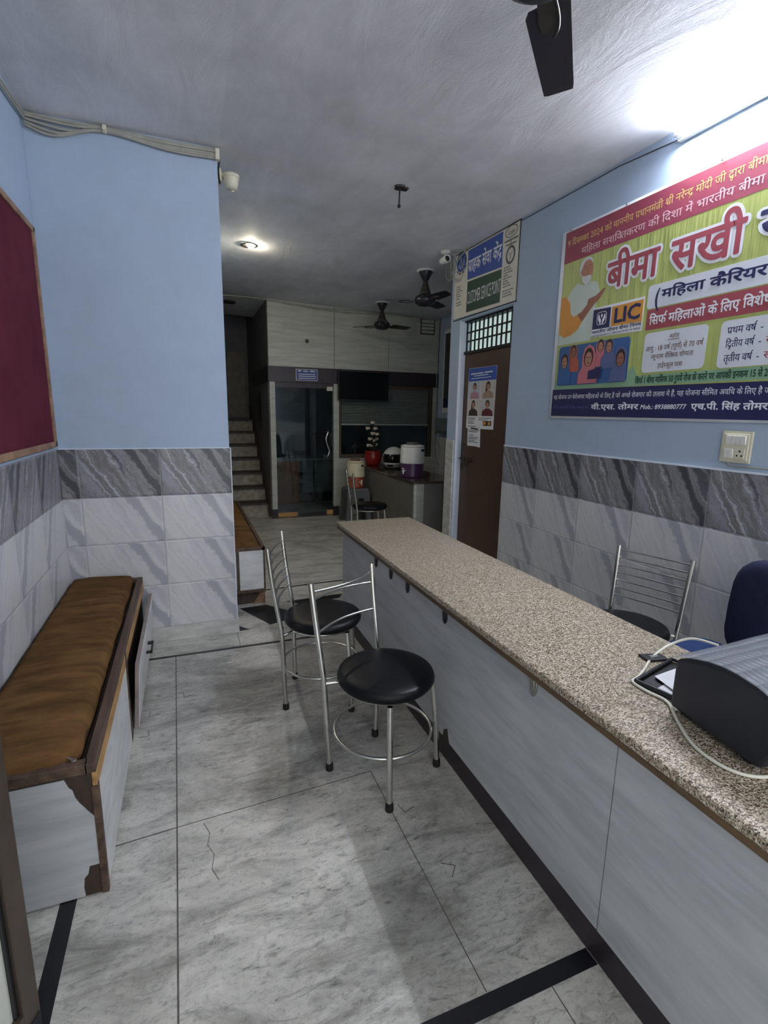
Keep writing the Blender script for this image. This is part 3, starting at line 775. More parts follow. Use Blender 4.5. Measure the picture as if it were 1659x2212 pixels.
cab = [(1.57, 1.02, .84), (1.555, 1.099, .83), (1.50, 1.135, .80), (1.40, 1.115, .781), (1.313, 1.067, .780), (1.25, 1.035, .780), (1.211, 1.02, .780), (1.207, .965, .780), (1.215, .905, .780), (1.165, .835, .780), (1.116, .759, .780), (1.100, .70, .780), (1.110, .645, .780), (1.148, .612, .780), (1.22, .598, .780), (1.30, .59, .780)]
tag(part('cable', MB().tube(smooth_path(cab, 6), .0042, 8), M_WCABLE), 'white cable looping over the granite counter around the printer', 'cable')

# office chair behind the counter
oc = thing('office_chair', 'navy padded office chair behind the counter by the right wall', 'chair', (1.98, 1.17, 0))
def pad(cx, cy, cz, sx, sy, sz, e=.35, axis='z', n=28, m=16):
    vs = []; fs = []
    sg = lambda v, p: math.copysign(abs(v)**p, v)
    for i in range(m+1):
        ph_ = -PI/2+PI*i/m
        for k in range(n):
            th = 2*PI*k/n
            vs.append((cx+sx*sg(math.cos(ph_), e)*sg(math.cos(th), e), cy+sy*sg(math.cos(ph_), e)*sg(math.sin(th), e), cz+sz*sg(math.sin(ph_), .6)))
    for i in range(m):
        for k in range(n): fs.append((i*n+k, i*n+(k+1) % n, (i+1)*n+(k+1) % n, (i+1)*n+k))
    return vs, fs
v_, f_ = pad(2.07, 1.36, .488, .25, .24, .045, .40); kid('seat', MB().add(v_, f_, True), M_BLUEF, oc)
v_, f_ = pad(0, 0, 0, .225, .285, .055, .52)
RB = Matrix.Rotation(D(-98), 3, 'Y')
kid('backrest', MB().add([RB @ Vector((p[0]*1.15, p[1]*(1-.12*p[0]/.225), p[2]+.012*math.cos(p[1]*9))) + Vector((2.26, 1.165, .735)) for p in v_], f_, True), M_NAVY, oc)
kid('back_bar', MB().tube(smooth_path([(2.31, 1.15, .70), (2.34, 1.16, .5), (2.2, 1.25, .42), (2.06, 1.33, .42)]), .016, 10), M_BLACK, oc)
kid('column', MB().lathe([(.03, .12), (.03, .28), (.022, .28), (.022, .44)], 18, (2.06, 1.33, 0)), M_BLACK, oc)
for k in range(5):
    a = 2*PI*k/5+.3; x, y = 2.06+.25*math.cos(a), 1.33+.25*math.sin(a)
    l_ = kid('base_leg', MB().tube([(2.06, 1.33, .13), (x, y, .08)], [.026, .016], 10), M_BLACK, oc)
    kid('caster', MB().lathe([(.0, -.014), (.026, -.012), (.028, 0), (.026, .012), (0, .014)], 16, (x, y, .028), Matrix.Rotation(PI/2, 3, 'X')).tube([(x, y, .03), (x, y, .085)], .007, 8), M_RUBBER, l_)

# entrance door leaf at the lower left
ed = struct('door_3', MB().box(0, .052, 0, .045, .035, 2.1), plain('brown_aluminium', '4a4038', .45, .4, var=.12), .003)
ED = Matrix.Translation((-.470, 1.278, 0)) @ Matrix.Rotation(D(247), 4, 'Z')
ed.matrix_world = ED
part('glazing_bead', MB().box(.048, .062, .010, .035, .035, 2.1), M_BLACK, ed)
part('panel', MB().box(.058, .62, .018, .027, .06, 2.06), plain('pale_door_sheet', 'b9bcb2', .5, var=.06), ed)
part('rail', MB().box(.052, .62, 0, .045, .035, .10).box(.052, .62, 0, .045, 2.04, 2.1), bpy.data.materials['brown_aluminium'], ed)
part('stile', MB().box(.62, .672, 0, .045, .035, 2.1), bpy.data.materials['brown_aluminium'], ed)
part('floor_bolt', MB().box(.005, .045, -.006, .05, 0, .05), M_IRON, ed, .002)

# ---------------------------------------------------------------- lamps
tl = thing('tube_light', 'glowing white tube light high on the right wall above the banner', 'light', (2.44, 1.5, 2.99))
kid('batten', MB().box(2.452, 2.48, .90, 2.19, 2.965, 3.005), M_WHITEP, tl, .003)
kid('end_cap', MB().box(2.415, 2.455, 2.155, 2.185, 2.975, 3.01), M_WHITEP, tl, .003)
kid('end_cap', MB().box(2.415, 2.455, .90, .93, 2.975, 3.01), M_WHITEP, tl, .003)
kid('tube', MB().tube([(2.432, .93, 2.992), (2.432, 2.155, 2.992)], .0135, 16), M_TUBE, tl)
dl = thing('downlight', 'lit round ceiling spotlight beyond the blue column', 'light', (.645, 5.26, 3.09))
zc = ceil_z(.645)
kid('trim_ring', MB().lathe([(.045, -.004), (.078, -.006), (.085, .0), (.085, .004), (.045, .004)], 32, (.645, 5.26, zc)), M_CHROME, dl)
kid('bulb', MB().lathe([(.0, -.026), (.02, -.022), (.036, -.008), (.04, .006), (.0, .012)], 20, (.66, 5.25, zc-.004)), M_BULB, dl)
d_ = thing('downlight', 'unlit ceiling spotlight above the dark stairs', 'light', (.67, 7.93, 3.09))
kid('trim_ring', MB().lathe([(.05, -.02), (.09, -.022), (.09, .0), (.05, .0)], 28, (.67, 7.93, ceil_z(.67))), M_FANG, d_)
kid('lens', MB().lathe([(.0, -.012), (.05, -.012), (.05, 0), (0, 0)], 20, (.67, 7.93, ceil_z(.67))), M_BLACK, d_)

# ---------------------------------------------------------------- ceiling fans
def fan(label, x, y, hubz, rz, R, cz=None, s=1.0, big=False):
    cz = ceil_z(x) if cz is None else cz
    t = thing('ceiling_fan', label, 'fan', (x, y, hubz), rz, 'dark ceiling fans')
    h = cz-hubz
    part('canopy', MB().lathe([(.0, h), (.075*s, h), (.072*s, h-.02), (.03*s, h-.10*s), (.016*s, h-.115*s)], 24), M_FAN, t)
    part('rosette', MB().lathe([(.0, h), (.10*s, h), (.10*s, h-.012), (.0, h-.012)], 24), M_WHITEP, t)
    part('downrod', MB().lathe([(.011*s, .10*s), (.011*s, h-.10*s)], 12), M_FAN, t)
    part('lower_canopy', MB().lathe([(.02*s, .20*s), (.036*s, .14*s), (.058*s, .075*s), (.062*s, .055*s), (.0, .05*s)], 24), M_FANG, t)
    part('motor', MB().lathe([(.0, .06*s), (.07*s, .055*s), (.105*s, .03*s), (.115*s, .0), (.105*s, -.03*s), (.07*s, -.052*s), (.03*s, -.06*s), (.0, -.06*s)], 36), M_FAN, t)
    for k in range(3):
        a = 2*PI*k/3; ca, sa = math.cos(a), math.sin(a)
        def P(r, w, z): return (r*ca-w*sa, r*sa+w*ca, z)
        r0 = .155*s; prof = [(r0, -.050*s), (r0+.02, -.064*s), (R*.95, -.054*s), (R, -.050*s), (R-.02, .036*s), (R-.03, .050*s), (r0+.02, .064*s), (r0, .054*s)]
        top = [P(r, w_, .004-w_*.22) for r, w_ in prof]; bot = [P(r, w_, -.002-w_*.22) for r, w_ in prof]; n = len(prof)
        bl_ = part('blade', MB().add(bot+top, [tuple(range(n))[::-1], tuple(range(n, 2*n))] + [(i, (i+1) % n, n+(i+1) % n, n+i) for i in range(n)]), M_FAN, t)
        br = MB()
        ib = [(.09*s, -.022), (.20*s, -.030), (.25*s, -.022), (.27*s, .0), (.25*s, .022), (.20*s, .030), (.09*s, .022)]
        n = len(ib); tb = [P(r, w_, -.003-w_*.22) for r, w_ in ib]; bb = [P(r, w_, -.010-w_*.22) for r, w_ in ib]
        br.add(bb+tb, [tuple(range(n))[::-1], tuple(range(n, 2*n))] + [(i, (i+1) % n, n+(i+1) % n, n+i) for i in range(n)])
        br.tube(smooth_path([P(.12*s, -.026, -.012), P(.18*s, -.032, -.018), P(.24*s, -.026, -.016), P(.28*s, -.010, -.012)]), .005, 6)
        part('blade_arm', br, M_FANG, t)
    return t
fan('dark ceiling fan at the top edge of the view, blade pointing down', .955, 1.352, 2.755, D(46), .615, s=1.0)
fan('dark ceiling fan hanging near the customer service sign', 2.44, 5.15, 2.745, D(38), .43, s=1.0)
fan('dark ceiling fan farthest back in front of the cream partition panels', 2.58, 6.8, 2.745, D(12), .46, s=1.0)
hk = thing('fan_hook', 'bare ceiling rose with a short hanging rod and no fan', 'hook', (1.43, 3.47, ceil_z(1.43)))
kid('rose', MB().lathe([(.0, -.012), (.035, -.012), (.04, 0), (0, 0)], 20, (1.432, 3.47, ceil_z(1.43))).hexa([(1.40, 3.44, 3.05), (1.49, 3.45, 3.05), (1.49, 3.50, 3.05), (1.40, 3.50, 3.05), (1.41, 3.44, 3.064), (1.49, 3.45, 3.064), (1.49, 3.50, 3.064), (1.41, 3.50, 3.064)]), M_FANG, hk)
kid('rod', MB().tube([(1.432, 3.47, 3.06), (1.428, 3.47, 2.945)], .006, 8).lathe([(.0, -.01), (.011, -.008), (.011, .006), (0, .006)], 10, (1.428, 3.47, 2.942)), M_IRON, hk)

# ---------------------------------------------------------------- cameras and cables
cl_ = thing('security_camera', 'cream dome camera on the side of the blue column below the ceiling', 'camera', (.33, 3.62, 3.0))
kid('bracket', MB().box(.262, .285, 3.575, 3.66, 2.95, 3.02).tube([(.27, 3.62, 3.005), (.335, 3.62, 3.005)], .012, 8), M_IVORY, cl_, .002)
kid('housing', MB().lathe([(.0, .018), (.035, .016), (.052, .008), (.054, -.012), (.0, -.012)], 24, (.345, 3.62, 3.0)), M_IVORY, cl_)
kid('dome', MB().lathe([(.046, 0), (.044, -.03), (.038, -.055), (.022, -.066), (0, -.068)], 24, (.345, 3.62, 2.99)), M_IVORY, cl_)
kid('lead', MB().tube(smooth_path([(.265, 3.56, 3.10), (.275, 3.56, 3.06), (.268, 3.565, 3.0), (.275, 3.575, 2.93)]), .006, 6), M_RUBBER, cl_)
cr_ = thing('security_camera', 'white bullet camera hanging by the end of the customer service sign', 'camera', (2.32, 4.5, 2.98))
kid('mount', MB().lathe([(.0, .0), (.05, .0), (.045, -.02), (.02, -.03), (0, -.03)], 20, (2.33, 4.50, ceil_z(2.33))).tube([(2.33, 4.50, 3.02), (2.32, 4.50, 2.985)], .010, 8), M_WHITEP, cr_)
rc = Matrix.Rotation(PI/2, 3, 'X') 
kid('barrel', MB().lathe([(.0, -.07), (.026, -.07), (.032, -.04), (.033, .05), (.027, .055), (.026, .04), (.0, .04)], 24, (2.32, 4.49, 2.965), rc), M_WHITEP, cr_)
kid('lens', MB().lathe([(.0, .042), (.024, .042), (.024, .038), (0, .038)], 20, (2.32, 4.49, 2.965), rc), M_BLACK, cr_)
cab_ = MB().tube(smooth_path([(2.34, 4.49, 3.035), (2.42, 4.40, 3.03), (2.455, 4.36, 3.02), (2.42, 4.40, 2.97), (2.41, 4.52, 2.86)]), .006, 6)
for k in range(3): cab_.ring((2.40, 4.52, 2.90+.01*k), .10, .004, 24, 6, Matrix.Rotation(PI/2, 3, 'Y') @ Matrix.Rotation(.25*k, 3, 'X'))
kid('cable_coil', cab_, M_CABLE, cr_)
# bundles along the ceiling edge
def bundle(name, label, paths, r=.007):
    t = thing(name, label, 'cable', paths[0][0])
    for p in paths: kid('cable', MB().tube(smooth_path(p, 5), r, 7), M_CABLE, t)
    return t
yb = 3.528
cb = bundle('cable_bundle', 'bundle of grey cables sagging along the top of the blue column', [
    [(XL+.02, yb, 3.098), (-.5, yb, 3.092), (-.33, yb, 3.098), (-.05, yb, 3.09), (.262, yb, 3.095)],
    [(XL+.02, yb-.006, 3.086), (-.5, yb-.006, 3.075), (-.33, yb-.006, 3.09), (-.05, yb-.006, 3.078), (.265, yb-.006, 3.085)],
    [(XL+.02, yb, 3.07), (-.52, yb, 3.05), (-.33, yb, 3.085), (-.03, yb, 3.066), (.268, yb, 3.072)],
    [(XL+.02, yb-.004, 3.052), (-.56, yb-.004, 3.026), (-.34, yb-.004, 3.08), (.0, yb-.004, 3.055), (.268, yb-.004, 3.06)],
    [(XL+.02, yb, 3.04), (-.58, yb, 3.012), (-.345, yb, 3.078), (.0, yb, 3.045), (.268, yb, 3.05)]], .0075)
kid('clip', MB().box(-.345, -.325, 3.512, 3.54, 3.07, 3.108).tube([(-.335, 3.50, 3.085), (-.335, 3.54, 3.085)], .011, 8), M_IVORY, cb, .002)
kid('clip', MB().box(.250, .275, 3.512, 3.552, 3.04, 3.10), M_IVORY, cb, .003)
bundle('cable_bundle', 'grey cables running along the left wall just under the ceiling', [
    [(XL+.012, 1.0, 3.08), (XL+.012, 2.2, 3.07), (XL+.012, 3.0, 3.05), (XL+.02, 3.52, 3.09)],
    [(XL+.014, 1.0, 3.06), (XL+.014, 2.2, 3.055), (XL+.014, 3.0, 3.03), (XL+.02, 3.52, 3.07)]], .007)
bundle('cable_bundle', 'thin cables strung along the top edge of the cream partition', [
    [(.27, 7.3, 3.03), (.8, 7.36, 3.06), (1.3, 7.385, 3.045), (1.9, 7.385, 3.01), (2.6, 7.385, 3.025), (3.75, 7.385, 3.0)],
    [(1.3, 7.38, 3.035), (1.9, 7.38, 2.99), (2.4, 7.38, 2.985), (3.0, 7.38, 3.01), (3.75, 7.38, 2.99)]], .008)
tag(part('cable', MB().tube(smooth_path([(3.765, 7.36, 3.0), (3.74, 7.37, 2.9), (3.735, 7.37, 2.4), (3.74, 7.37, 1.8), (3.72, 7.36, 1.3), (3.74, 7.36, .95)]), .007, 6), M_CABLE), 'grey cable hanging down the right end of the cream partition', 'cable')

# ---------------------------------------------------------------- notice board, switchboard
nb = thing('notice_board', 'large maroon felt board with pine frame on the left wall', 'board', (XL, 2.4, 1.9))
kid('felt', MB().box(XL, XL+.014, 1.33, 3.44, 1.365, 2.50), M_MAROON, nb)
kid('frame', MB().box(XL, XL+.024, 1.30, 3.475, 2.49, 2.52).box(XL, XL+.024, 1.30, 3.475, 1.335, 1.368).box(XL, XL+.024, 3.445, 3.475, 1.335, 2.52).box(XL, XL+.024, 1.30, 1.33, 1.335, 2.52), M_TRIMWOOD, nb, .003)
sb = thing('switchboard', 'ivory switchboard with six switches and a socket under the banner', 'switch', (XR, 1.665, 1.43))
kid('plate', MB().box(XR-.012, XR, 1.592, 1.742, 1.352, 1.505), M_IVORY, sb, .006)
kid('inner_plate', MB().box(XR-.016, XR-.01, 1.605, 1.728, 1.366, 1.492), M_IVORY, sb, .002)
for (y0, y1, z0, z1) in ((1.690, 1.712, 1.44, 1.482), (1.666, 1.688, 1.44, 1.482), (1.642, 1.664, 1.44, 1.482), (1.618, 1.640, 1.44, 1.482), (1.694, 1.714, 1.376, 1.418), (1.672, 1.692, 1.376, 1.418)):
    m_ = (z0+z1)/2
    kid('rocker_switch', MB().hexa([(XR-.015, y0, z0), (XR-.015, y1, z0), (XR-.015, y1, z1), (XR-.015, y0, z1), (XR-.019, y0, z0), (XR-.019, y1, z0), (XR-.026, y1, z1), (XR-.026, y0, z1)]), M_WHITEP, sb, .001)
sk = kid('socket', MB().box(XR-.019, XR-.015, 1.617, 1.662, 1.374, 1.42), M_IVORY, sb, .001)
kid('pin_hole', MB().prism(ell(1.639, 1.409, .005, .005, 10), lambda a, b, d: (d, a, b), XR-.0185, XR-.0195).prism(ell(1.628, 1.388, .004, .005, 10), lambda a, b, d: (d, a, b), XR-.0185, XR-.0195).prism(ell(1.650, 1.388, .004, .005, 10), lambda a, b, d: (d, a, b), XR-.0185, XR-.0195), M_BLACK, sk)
tag(part('cable', MB().tube(smooth_path([(XR-.005, 1.70, 1.352), (XR-.006, 1.68, 1.338), (XR-.006, 1.60, 1.338), (XR-.006, 1.45, 1.34)]), .004, 6), M_CABLE), 'thin grey wire trailing from the bottom of the switchboard', 'cable')
pt = MB().tube([(XR-.004, 2.19, 2.985), (XR-.004, 2.6, 3.02), (XR-.004, 3.4, 3.022), (XR-.004, 3.60, 3.024)], .0025, 6)
tag(part('cable', pt, M_FANG), 'thin wire along the ceiling edge from the tube light to the sign', 'cable')

# ---------------------------------------------------------------- printed banner on the right wall
def ink(name, col, rough=.55): return plain('ink_'+name, col, rough, var=.05, vscale=7)
I_RED, I_WHITE, I_NAVY, I_BLACK = ink('crimson', '8c3a4e'), ink('white', 'd9dce2'), ink('navy', '1b1c4d'), ink('black', '17181c')
I_ORANGE, I_PINK, I_YEL = ink('orange', 'c98a3c'), ink('pale_pink', 'd8b9bc'), ink('pale_yellow', 'd2b66e')
I_BANRED, I_BOX = ink('brick_red', '94414c'), ink('box_white', 'c9ced6')
I_SKIN, I_SKIN2, I_HAIR, I_GREY = ink('skin', 'a8755f'), ink('skin_tan', '8d5a48'), ink('dark_hair', '241a1c'), ink('pale_hair', 'bfc4c6')
I_ROBE, I_PHBLUE, I_SARI1, I_SARI2, I_SARI3 = ink('robe', 'b9c6bb'), ink('photo_blue', '31588c'), ink('rose_sari', 'b56a70'), ink('brick_sari', 'a8543f'), ink('indigo_sari', '505b86')
I_BROWN, I_GREEN, I_TEAL = ink('brown', '5f3a34'), ink('deep_green', '14402f'), ink('mint', '7ea184')
def banner_ground():
    k = NT('banner_ground'); b = k.b; v, x, y, z = k.xyz()
    n = k.noise(k.scalev(v, 1, .9, 1.6), 1.4, 3, .5, .5)
    n = k.math('ADD', n, k.math('MULTIPLY', k.math('SUBTRACT', 1.0, k.math('MULTIPLY', k.math('ABSOLUTE', k.math('SUBTRACT', z, 2.30)), 3.0)), .12))
    col = k.ramp(n, [(.38, 'a2ac62'), (.50, 'adb26e'), (.60, 'b2a274'), (.72, 'b0976f')])
    k.l(col, b.inputs['Base Color']); b.inputs['Roughness'].default_value = .42
    k.bump(k.noise(k.scalev(v, 1, 7, .6), 2.5, 4, .6), .5, .02)
    return k.m
I_GROUND = banner_ground()
XB = 2.470
BF = Face(lambda a, b, d: (XB-.004-d, a, b))
bn = thing('banner', 'wide green and red printed banner with Hindi lettering on the right wall', 'banner', (XB, 2.1, 2.16))
YE = 1.05
sh = MB(); ny = 60                                 # the sheet: white margin, gently rippled at the left edge
vs = []; fs = []
for i in range(ny+1):
    y = 3.045 + (YE-3.045)*i/ny
    rp = .003*math.sin(i*1.9)*max(0, 1-i/9)
    vs += [(XB-.002+min(0, rp), y, 1.545), (XB-.002+min(0, rp), y, 2.785), (XB+.004, y, 1.545), (XB+.004, y, 2.785)]
for i in range(ny):
    a, b = i*4, i*4+4; fs += [(a, a+1, b+1, b), (a+2, b+2, b+3, a+3), (a, b, b+2, a+2), (a+1, a+3, b+3, b+1)]
sh.add(vs, fs, True)
kid('sheet', sh, I_WHITE, bn)
BF.poly([(3.008, 1.56), (3.008, 2.77), (YE, 2.77), (YE, 1.56)], bn, I_GROUND, .0005, 'printed_ground')
BF.poly([(3.008, 2.574), (3.008, 2.77), (YE, 2.765), (YE, 2.570)], bn, I_RED, .001, 'red_band')
BF.text('9 दिसम्बर 2024 को माननीय प्रधानमंत्री श्री नरेन्द्र मोदी जी द्वारा बीमा', 2.985, 1.708, 2.678, 2.712, bn, I_YEL, .004, .0016)
BF.text('महिला सशक्तिकरण की दिशा में भारतीय बीमा', 2.848, 1.712, 2.600, 2.636, bn, I_PINK, .006, .0016)
for off, m_, d in ((.085, I_WHITE, .0014), (.022, I_BANRED, .0022)):
    BF.text('बीमा', 2.60, 2.235, 2.335, 2.483, bn, m_, off, d, .65, name='headline')
    BF.text('सखी', 2.155, 1.77, 2.330, 2.482, bn, m_, off, d, .65, name='headline')
    BF.text('यो', 1.70, 1.45, 2.350, 2.482, bn, I_WHITE if off > .05 else I_NAVY, off, d, .65, name='headline')
BF.poly(rrect(2.279, YE, 2.160, 2.284, .02), bn, I_BOX, .0012, 'white_box')
BF.text('(', 2.232, 2.200, 2.172, 2.262, bn, I_NAVY, .02, .002, .72)
BF.text('महिला', 2.188, 1.940, 2.204, 2.245, bn, I_NAVY, .026, .002)
BF.text('कैरियर', 1.910, 1.64, 2.200, 2.244, bn, I_NAVY, .026, .002)
BF.poly([(2.272, 2.046), (2.272, 2.154), (YE, 2.154), (YE, 2.040)], bn, I_BANRED, .0012, 'red_box')
BF.text('सिर्फ महिलाओं के लिए विशेष', 2.250, 1.60, 2.073, 2.114, bn, I_WHITE, .024, .002)
BF.poly(rrect(2.269, 1.887, 1.812, 2.028, .025), bn, I_BOX, .0012, 'white_box')
BF.text('अर्हता', 2.109, 2.048, 1.985, 2.004, bn, I_BROWN, .012, .002)
BF.polys([[(2.115, 1.976), (2.115, 1.979), (2.045, 1.979), (2.045, 1.976)]], bn, I_BROWN, .0018, 'underline')
BF.text('आयु : 18 वर्ष (पूर्ण) से 70 वर्ष', 2.254, 1.906, 1.928, 1.952, bn, I_BROWN, .01, .002)
BF.text('न्यूनतम शैक्षिक योग्यता', 2.212, 1.953, 1.883, 1.906, bn, I_BROWN, .01, .002)
BF.text('हाईस्कूल पास', 2.162, 2.010, 1.833, 1.856, bn, I_BROWN, .01, .002)
BF.poly(rrect(1.820, YE, 1.805, 2.026, .025), bn, I_BOX, .0012, 'white_box')
for tx, z in (('प्रथम वर्ष', 1.963), ('द्वितीय वर्ष', 1.900), ('तृतीय वर्ष', 1.834)):
    BF.text(tx, 1.786, 1.652, z, z+.030, bn, I_NAVY, .012, .002)
    BF.text('-', 1.632, 1.618, z, z+.030, bn, I_NAVY, .012, .002, .686)
    BF.text('स्', 1.60, 1.575, z, z+.030, bn, I_BANRED, .012, .002)
BF.poly([(3.008, 1.745), (3.008, 1.80), (2.40, 1.80), (2.33, 1.86), (2.30, 1.80), (YE, 1.80), (YE, 1.74)], bn, I_TEAL, .0007, 'mint_band')
BF.text('सिर्फ 1 बीमा मासिक 50 रुपये रोज के करने पर आपकी इनकम 15 से 20', 2.303, 1.555, 1.755, 1.784, bn, I_GREEN, .030, .002)
BF.poly([(3.022, 1.563), (3.022, 1.745), (YE, 1.728), (YE, 1.555)], bn, I_NAVY, .0012, 'navy_band')
BF.text('यह योजना उन बेरोजगार महिलाओं के लिए है जो अच्छे रोजगार की तलाश में हैं, यह योजना सीमित अवधि के लिए है ज', 3.005, 1.545, 1.678, 1.703, bn, I_WHITE, .006, .002)
BF.text('अधिक जानकारी के लिए सम्पर्क करें', 3.010, 2.66, 1.612, 1.628, bn, I_SARI3, .0, .002)
BF.text('वी.एस. तोमर', 2.634, 2.262, 1.608, 1.636, bn, I_WHITE, .028, .002)
BF.text('Mob.: 8938880777', 2.248, 1.957, 1.609, 1.634, bn, I_WHITE, .022, .002, .70, .18)
BF.text('एच.पी. सिंह तोमर', 1.925, 1.546, 1.606, 1.634, bn, I_WHITE, .028, .002)
# insurer's emblem panel
BF.poly([(2.694, 2.060), (2.694, 2.238), (2.298, 2.236), (2.298, 2.050)], bn, I_WHITE, .0016, 'emblem_panel')
BF.poly([(2.689, 2.108), (2.689, 2.228), (2.545, 2.222), (2.545, 2.104)], bn, I_NAVY, .0022, 'emblem_ground')
BF.poly([(2.535, 2.106), (2.535, 2.220), (2.303, 2.222), (2.303, 2.100)], bn, I_ORANGE, .0022, 'emblem_ground')
def outline(pts, w): return [strip([a, b], w) for a, b in zip(pts, pts[1:]+pts[:1])]
em = outline(rrect(2.652, 2.578, 2.130, 2.205, .016), .0015)
em.append([(2.641, 2.190), (2.645, 2.172), (2.640, 2.155), (2.630, 2.143), (2.630, 2.134), (2.620, 2.134), (2.619, 2.150), (2.621, 2.162), (2.629, 2.170), (2.632, 2.182), (2.637, 2.192)])
em.append([(2*2.6145-a, b) for a, b in em[-1]][::-1])
em.append([(2.6145, 2.196), (2.620, 2.186), (2.619, 2.176), (2.6145, 2.171), (2.610, 2.176), (2.609, 2.186)])
BF.polys(em, bn, I_WHITE, .0028, 'hands_and_flame_emblem')
BF.text('LIC', 2.517, 2.318, 2.124, 2.206, bn, I_NAVY, .034, .0028, .70)
BF.text('भारतीय जीवन बीमा निगम', 2.688, 2.305, 2.080, 2.096, bn, I_NAVY, .02, .0024)
BF.text('LIFE INSURANCE CORPORATION OF INDIA', 2.690, 2.305, 2.060, 2.072, bn, I_NAVY, .014, .0024, .70)
# portrait of a bearded man with raised open hand (generic)
BF.poly([(3.006, 2.045), (2.99, 2.24), (2.965, 2.33), (2.91, 2.39), (2.86, 2.425), (2.80, 2.40), (2.73, 2.41), (2.68, 2.395), (2.655, 2.33), (2.68, 2.25), (2.698, 2.20), (2.698, 2.045)], bn, I_ROBE, .0012, 'robe')
BF.poly([(2.845, 2.47), (2.85, 2.51), (2.838, 2.545), (2.81, 2.565), (2.775, 2.568), (2.745, 2.555), (2.732, 2.53), (2.76, 2.50), (2.82, 2.46)], bn, I_GREY, .0016, 'hair')
BF.poly(ell(2.778, 2.488, .050, .062, 22), bn, I_SKIN, .002, 'face')
BF.poly(ell(2.826, 2.485, .010, .018, 12), bn, I_SKIN, .0021, 'ear')
BF.poly([(2.80, 2.44), (2.80, 2.40), (2.755, 2.40), (2.76, 2.44)], bn, I_SKIN2, .0018, 'neck')
BF.poly([(2.825, 2.46), (2.815, 2.425), (2.785, 2.395), (2.755, 2.405), (2.735, 2.445), (2.76, 2.455), (2.79, 2.452)], bn, I_GREY, .0024, 'beard')
BF.polys([strip([(2.806, 2.498), (2.786, 2.499)], .003), strip([(2.766, 2.499), (2.748, 2.497)], .003), strip([(2.81, 2.512), (2.784, 2.514)], .0025), strip([(2.768, 2.514), (2.744, 2.511)], .0025), strip([(2.775, 2.495), (2.766, 2.474), (2.778, 2.472)], .002), strip([(2.788, 2.460), (2.758, 2.460)], .0025)], bn, I_SKIN2, .0024, 'features')
BF.poly([(3.008, 2.36), (2.955, 2.355), (2.915, 2.31), (2.90, 2.24), (2.87, 2.215), (2.835, 2.225), (2.79, 2.17), (2.82, 2.13), (2.88, 2.10), (2.95, 2.09), (3.0, 2.12), (3.008, 2.2)], bn, I_ORANGE, .0018, 'sleeve')
BF.polys([[(2.835, 2.225), (2.80, 2.235), (2.755, 2.27), (2.745, 2.305), (2.68, 2.315), (2.625, 2.345), (2.605, 2.345), (2.640, 2.295), (2.69, 2.265), (2.735, 2.225), (2.79, 2.17)]], bn, I_SKIN2, .0022, 'hand')
# group photograph of veiled women
BF.poly(rrect(2.984, 2.371, 1.770, 2.03, .022), bn, I_PHBLUE, .0016, 'photo_ground')
def lady(ca, cb, s, veil, face=I_SKIN, d=.0018):
    body = [(ca+1.5*s, cb-3.2*s), (ca+1.45*s, cb-1.6*s), (ca+.95*s, cb-.9*s), (ca+1.0*s, cb+.3*s), (ca+.7*s, cb+1.2*s), (ca, cb+1.55*s), (ca-.7*s, cb+1.2*s), (ca-1.0*s, cb+.3*s), (ca-.95*s, cb-.9*s), (ca-1.45*s, cb-1.6*s), (ca-1.5*s, cb-3.2*s)]
    body = [(min(2.98, max(2.375, a)), min(2.026, max(1.774, b))) for a, b in body]
    BF.poly(body, bn, veil, d, 'veil')
    BF.poly(ell(ca, cb+.15*s, .72*s, 1.05*s, 18), bn, I_HAIR, d+.0003, 'hair')
    BF.poly(ell(ca, cb-.05*s, .52*s, .80*s, 18), bn, face, d+.0006, 'face')
    BF.polys([strip([(ca+.34*s, cb+.12*s), (ca+.1*s, cb+.14*s)], .05*s), strip([(ca-.1*s, cb+.14*s), (ca-.34*s, cb+.12*s)], .05*s), strip([(ca+.16*s, cb-.45*s), (ca-.16*s, cb-.45*s)], .05*s)], bn, I_HAIR, d+.0009, 'features')
lady(2.843, 1.985, 0.040, I_SARI2, I_SKIN2, 0.0018); lady(2.60, 1.995, 0.038, I_SARI1, I_SKIN, 0.0031); lady(2.528, 1.985, 0.040, I_SARI3, I_SKIN, 0.0044)
lady(2.918, 1.925, 0.047, I_PHBLUE, I_SKIN, 0.0057); lady(2.427, 1.905, 0.050, I_SARI3, I_SKIN2, 0.0070)
lady(2.690, 1.930, 0.057, I_SARI1, I_SKIN, 0.0083)
BF.poly([(2.682, 1.852), (2.572, 1.872), (2.574, 1.80), (2.682, 1.80)], bn, I_NAVY, .0105, 'folder')
for i, y in enumerate((2.96, 2.50, 1.93)):
    kid('nail', MB().lathe([(.0, 0), (.006, 0), (.006, .006), (0, .006)], 10, (XB-.004, y, 2.778), Matrix.Rotation(-PI/2, 3, 'Y')), M_CHROME, bn)
kid('nail', MB().lathe([(.0, 0), (.006, 0), (.006, .006), (0, .006)], 10, (XB-.004, 3.03, 1.553), Matrix.Rotation(-PI/2, 3, 'Y')), M_CHROME, bn)

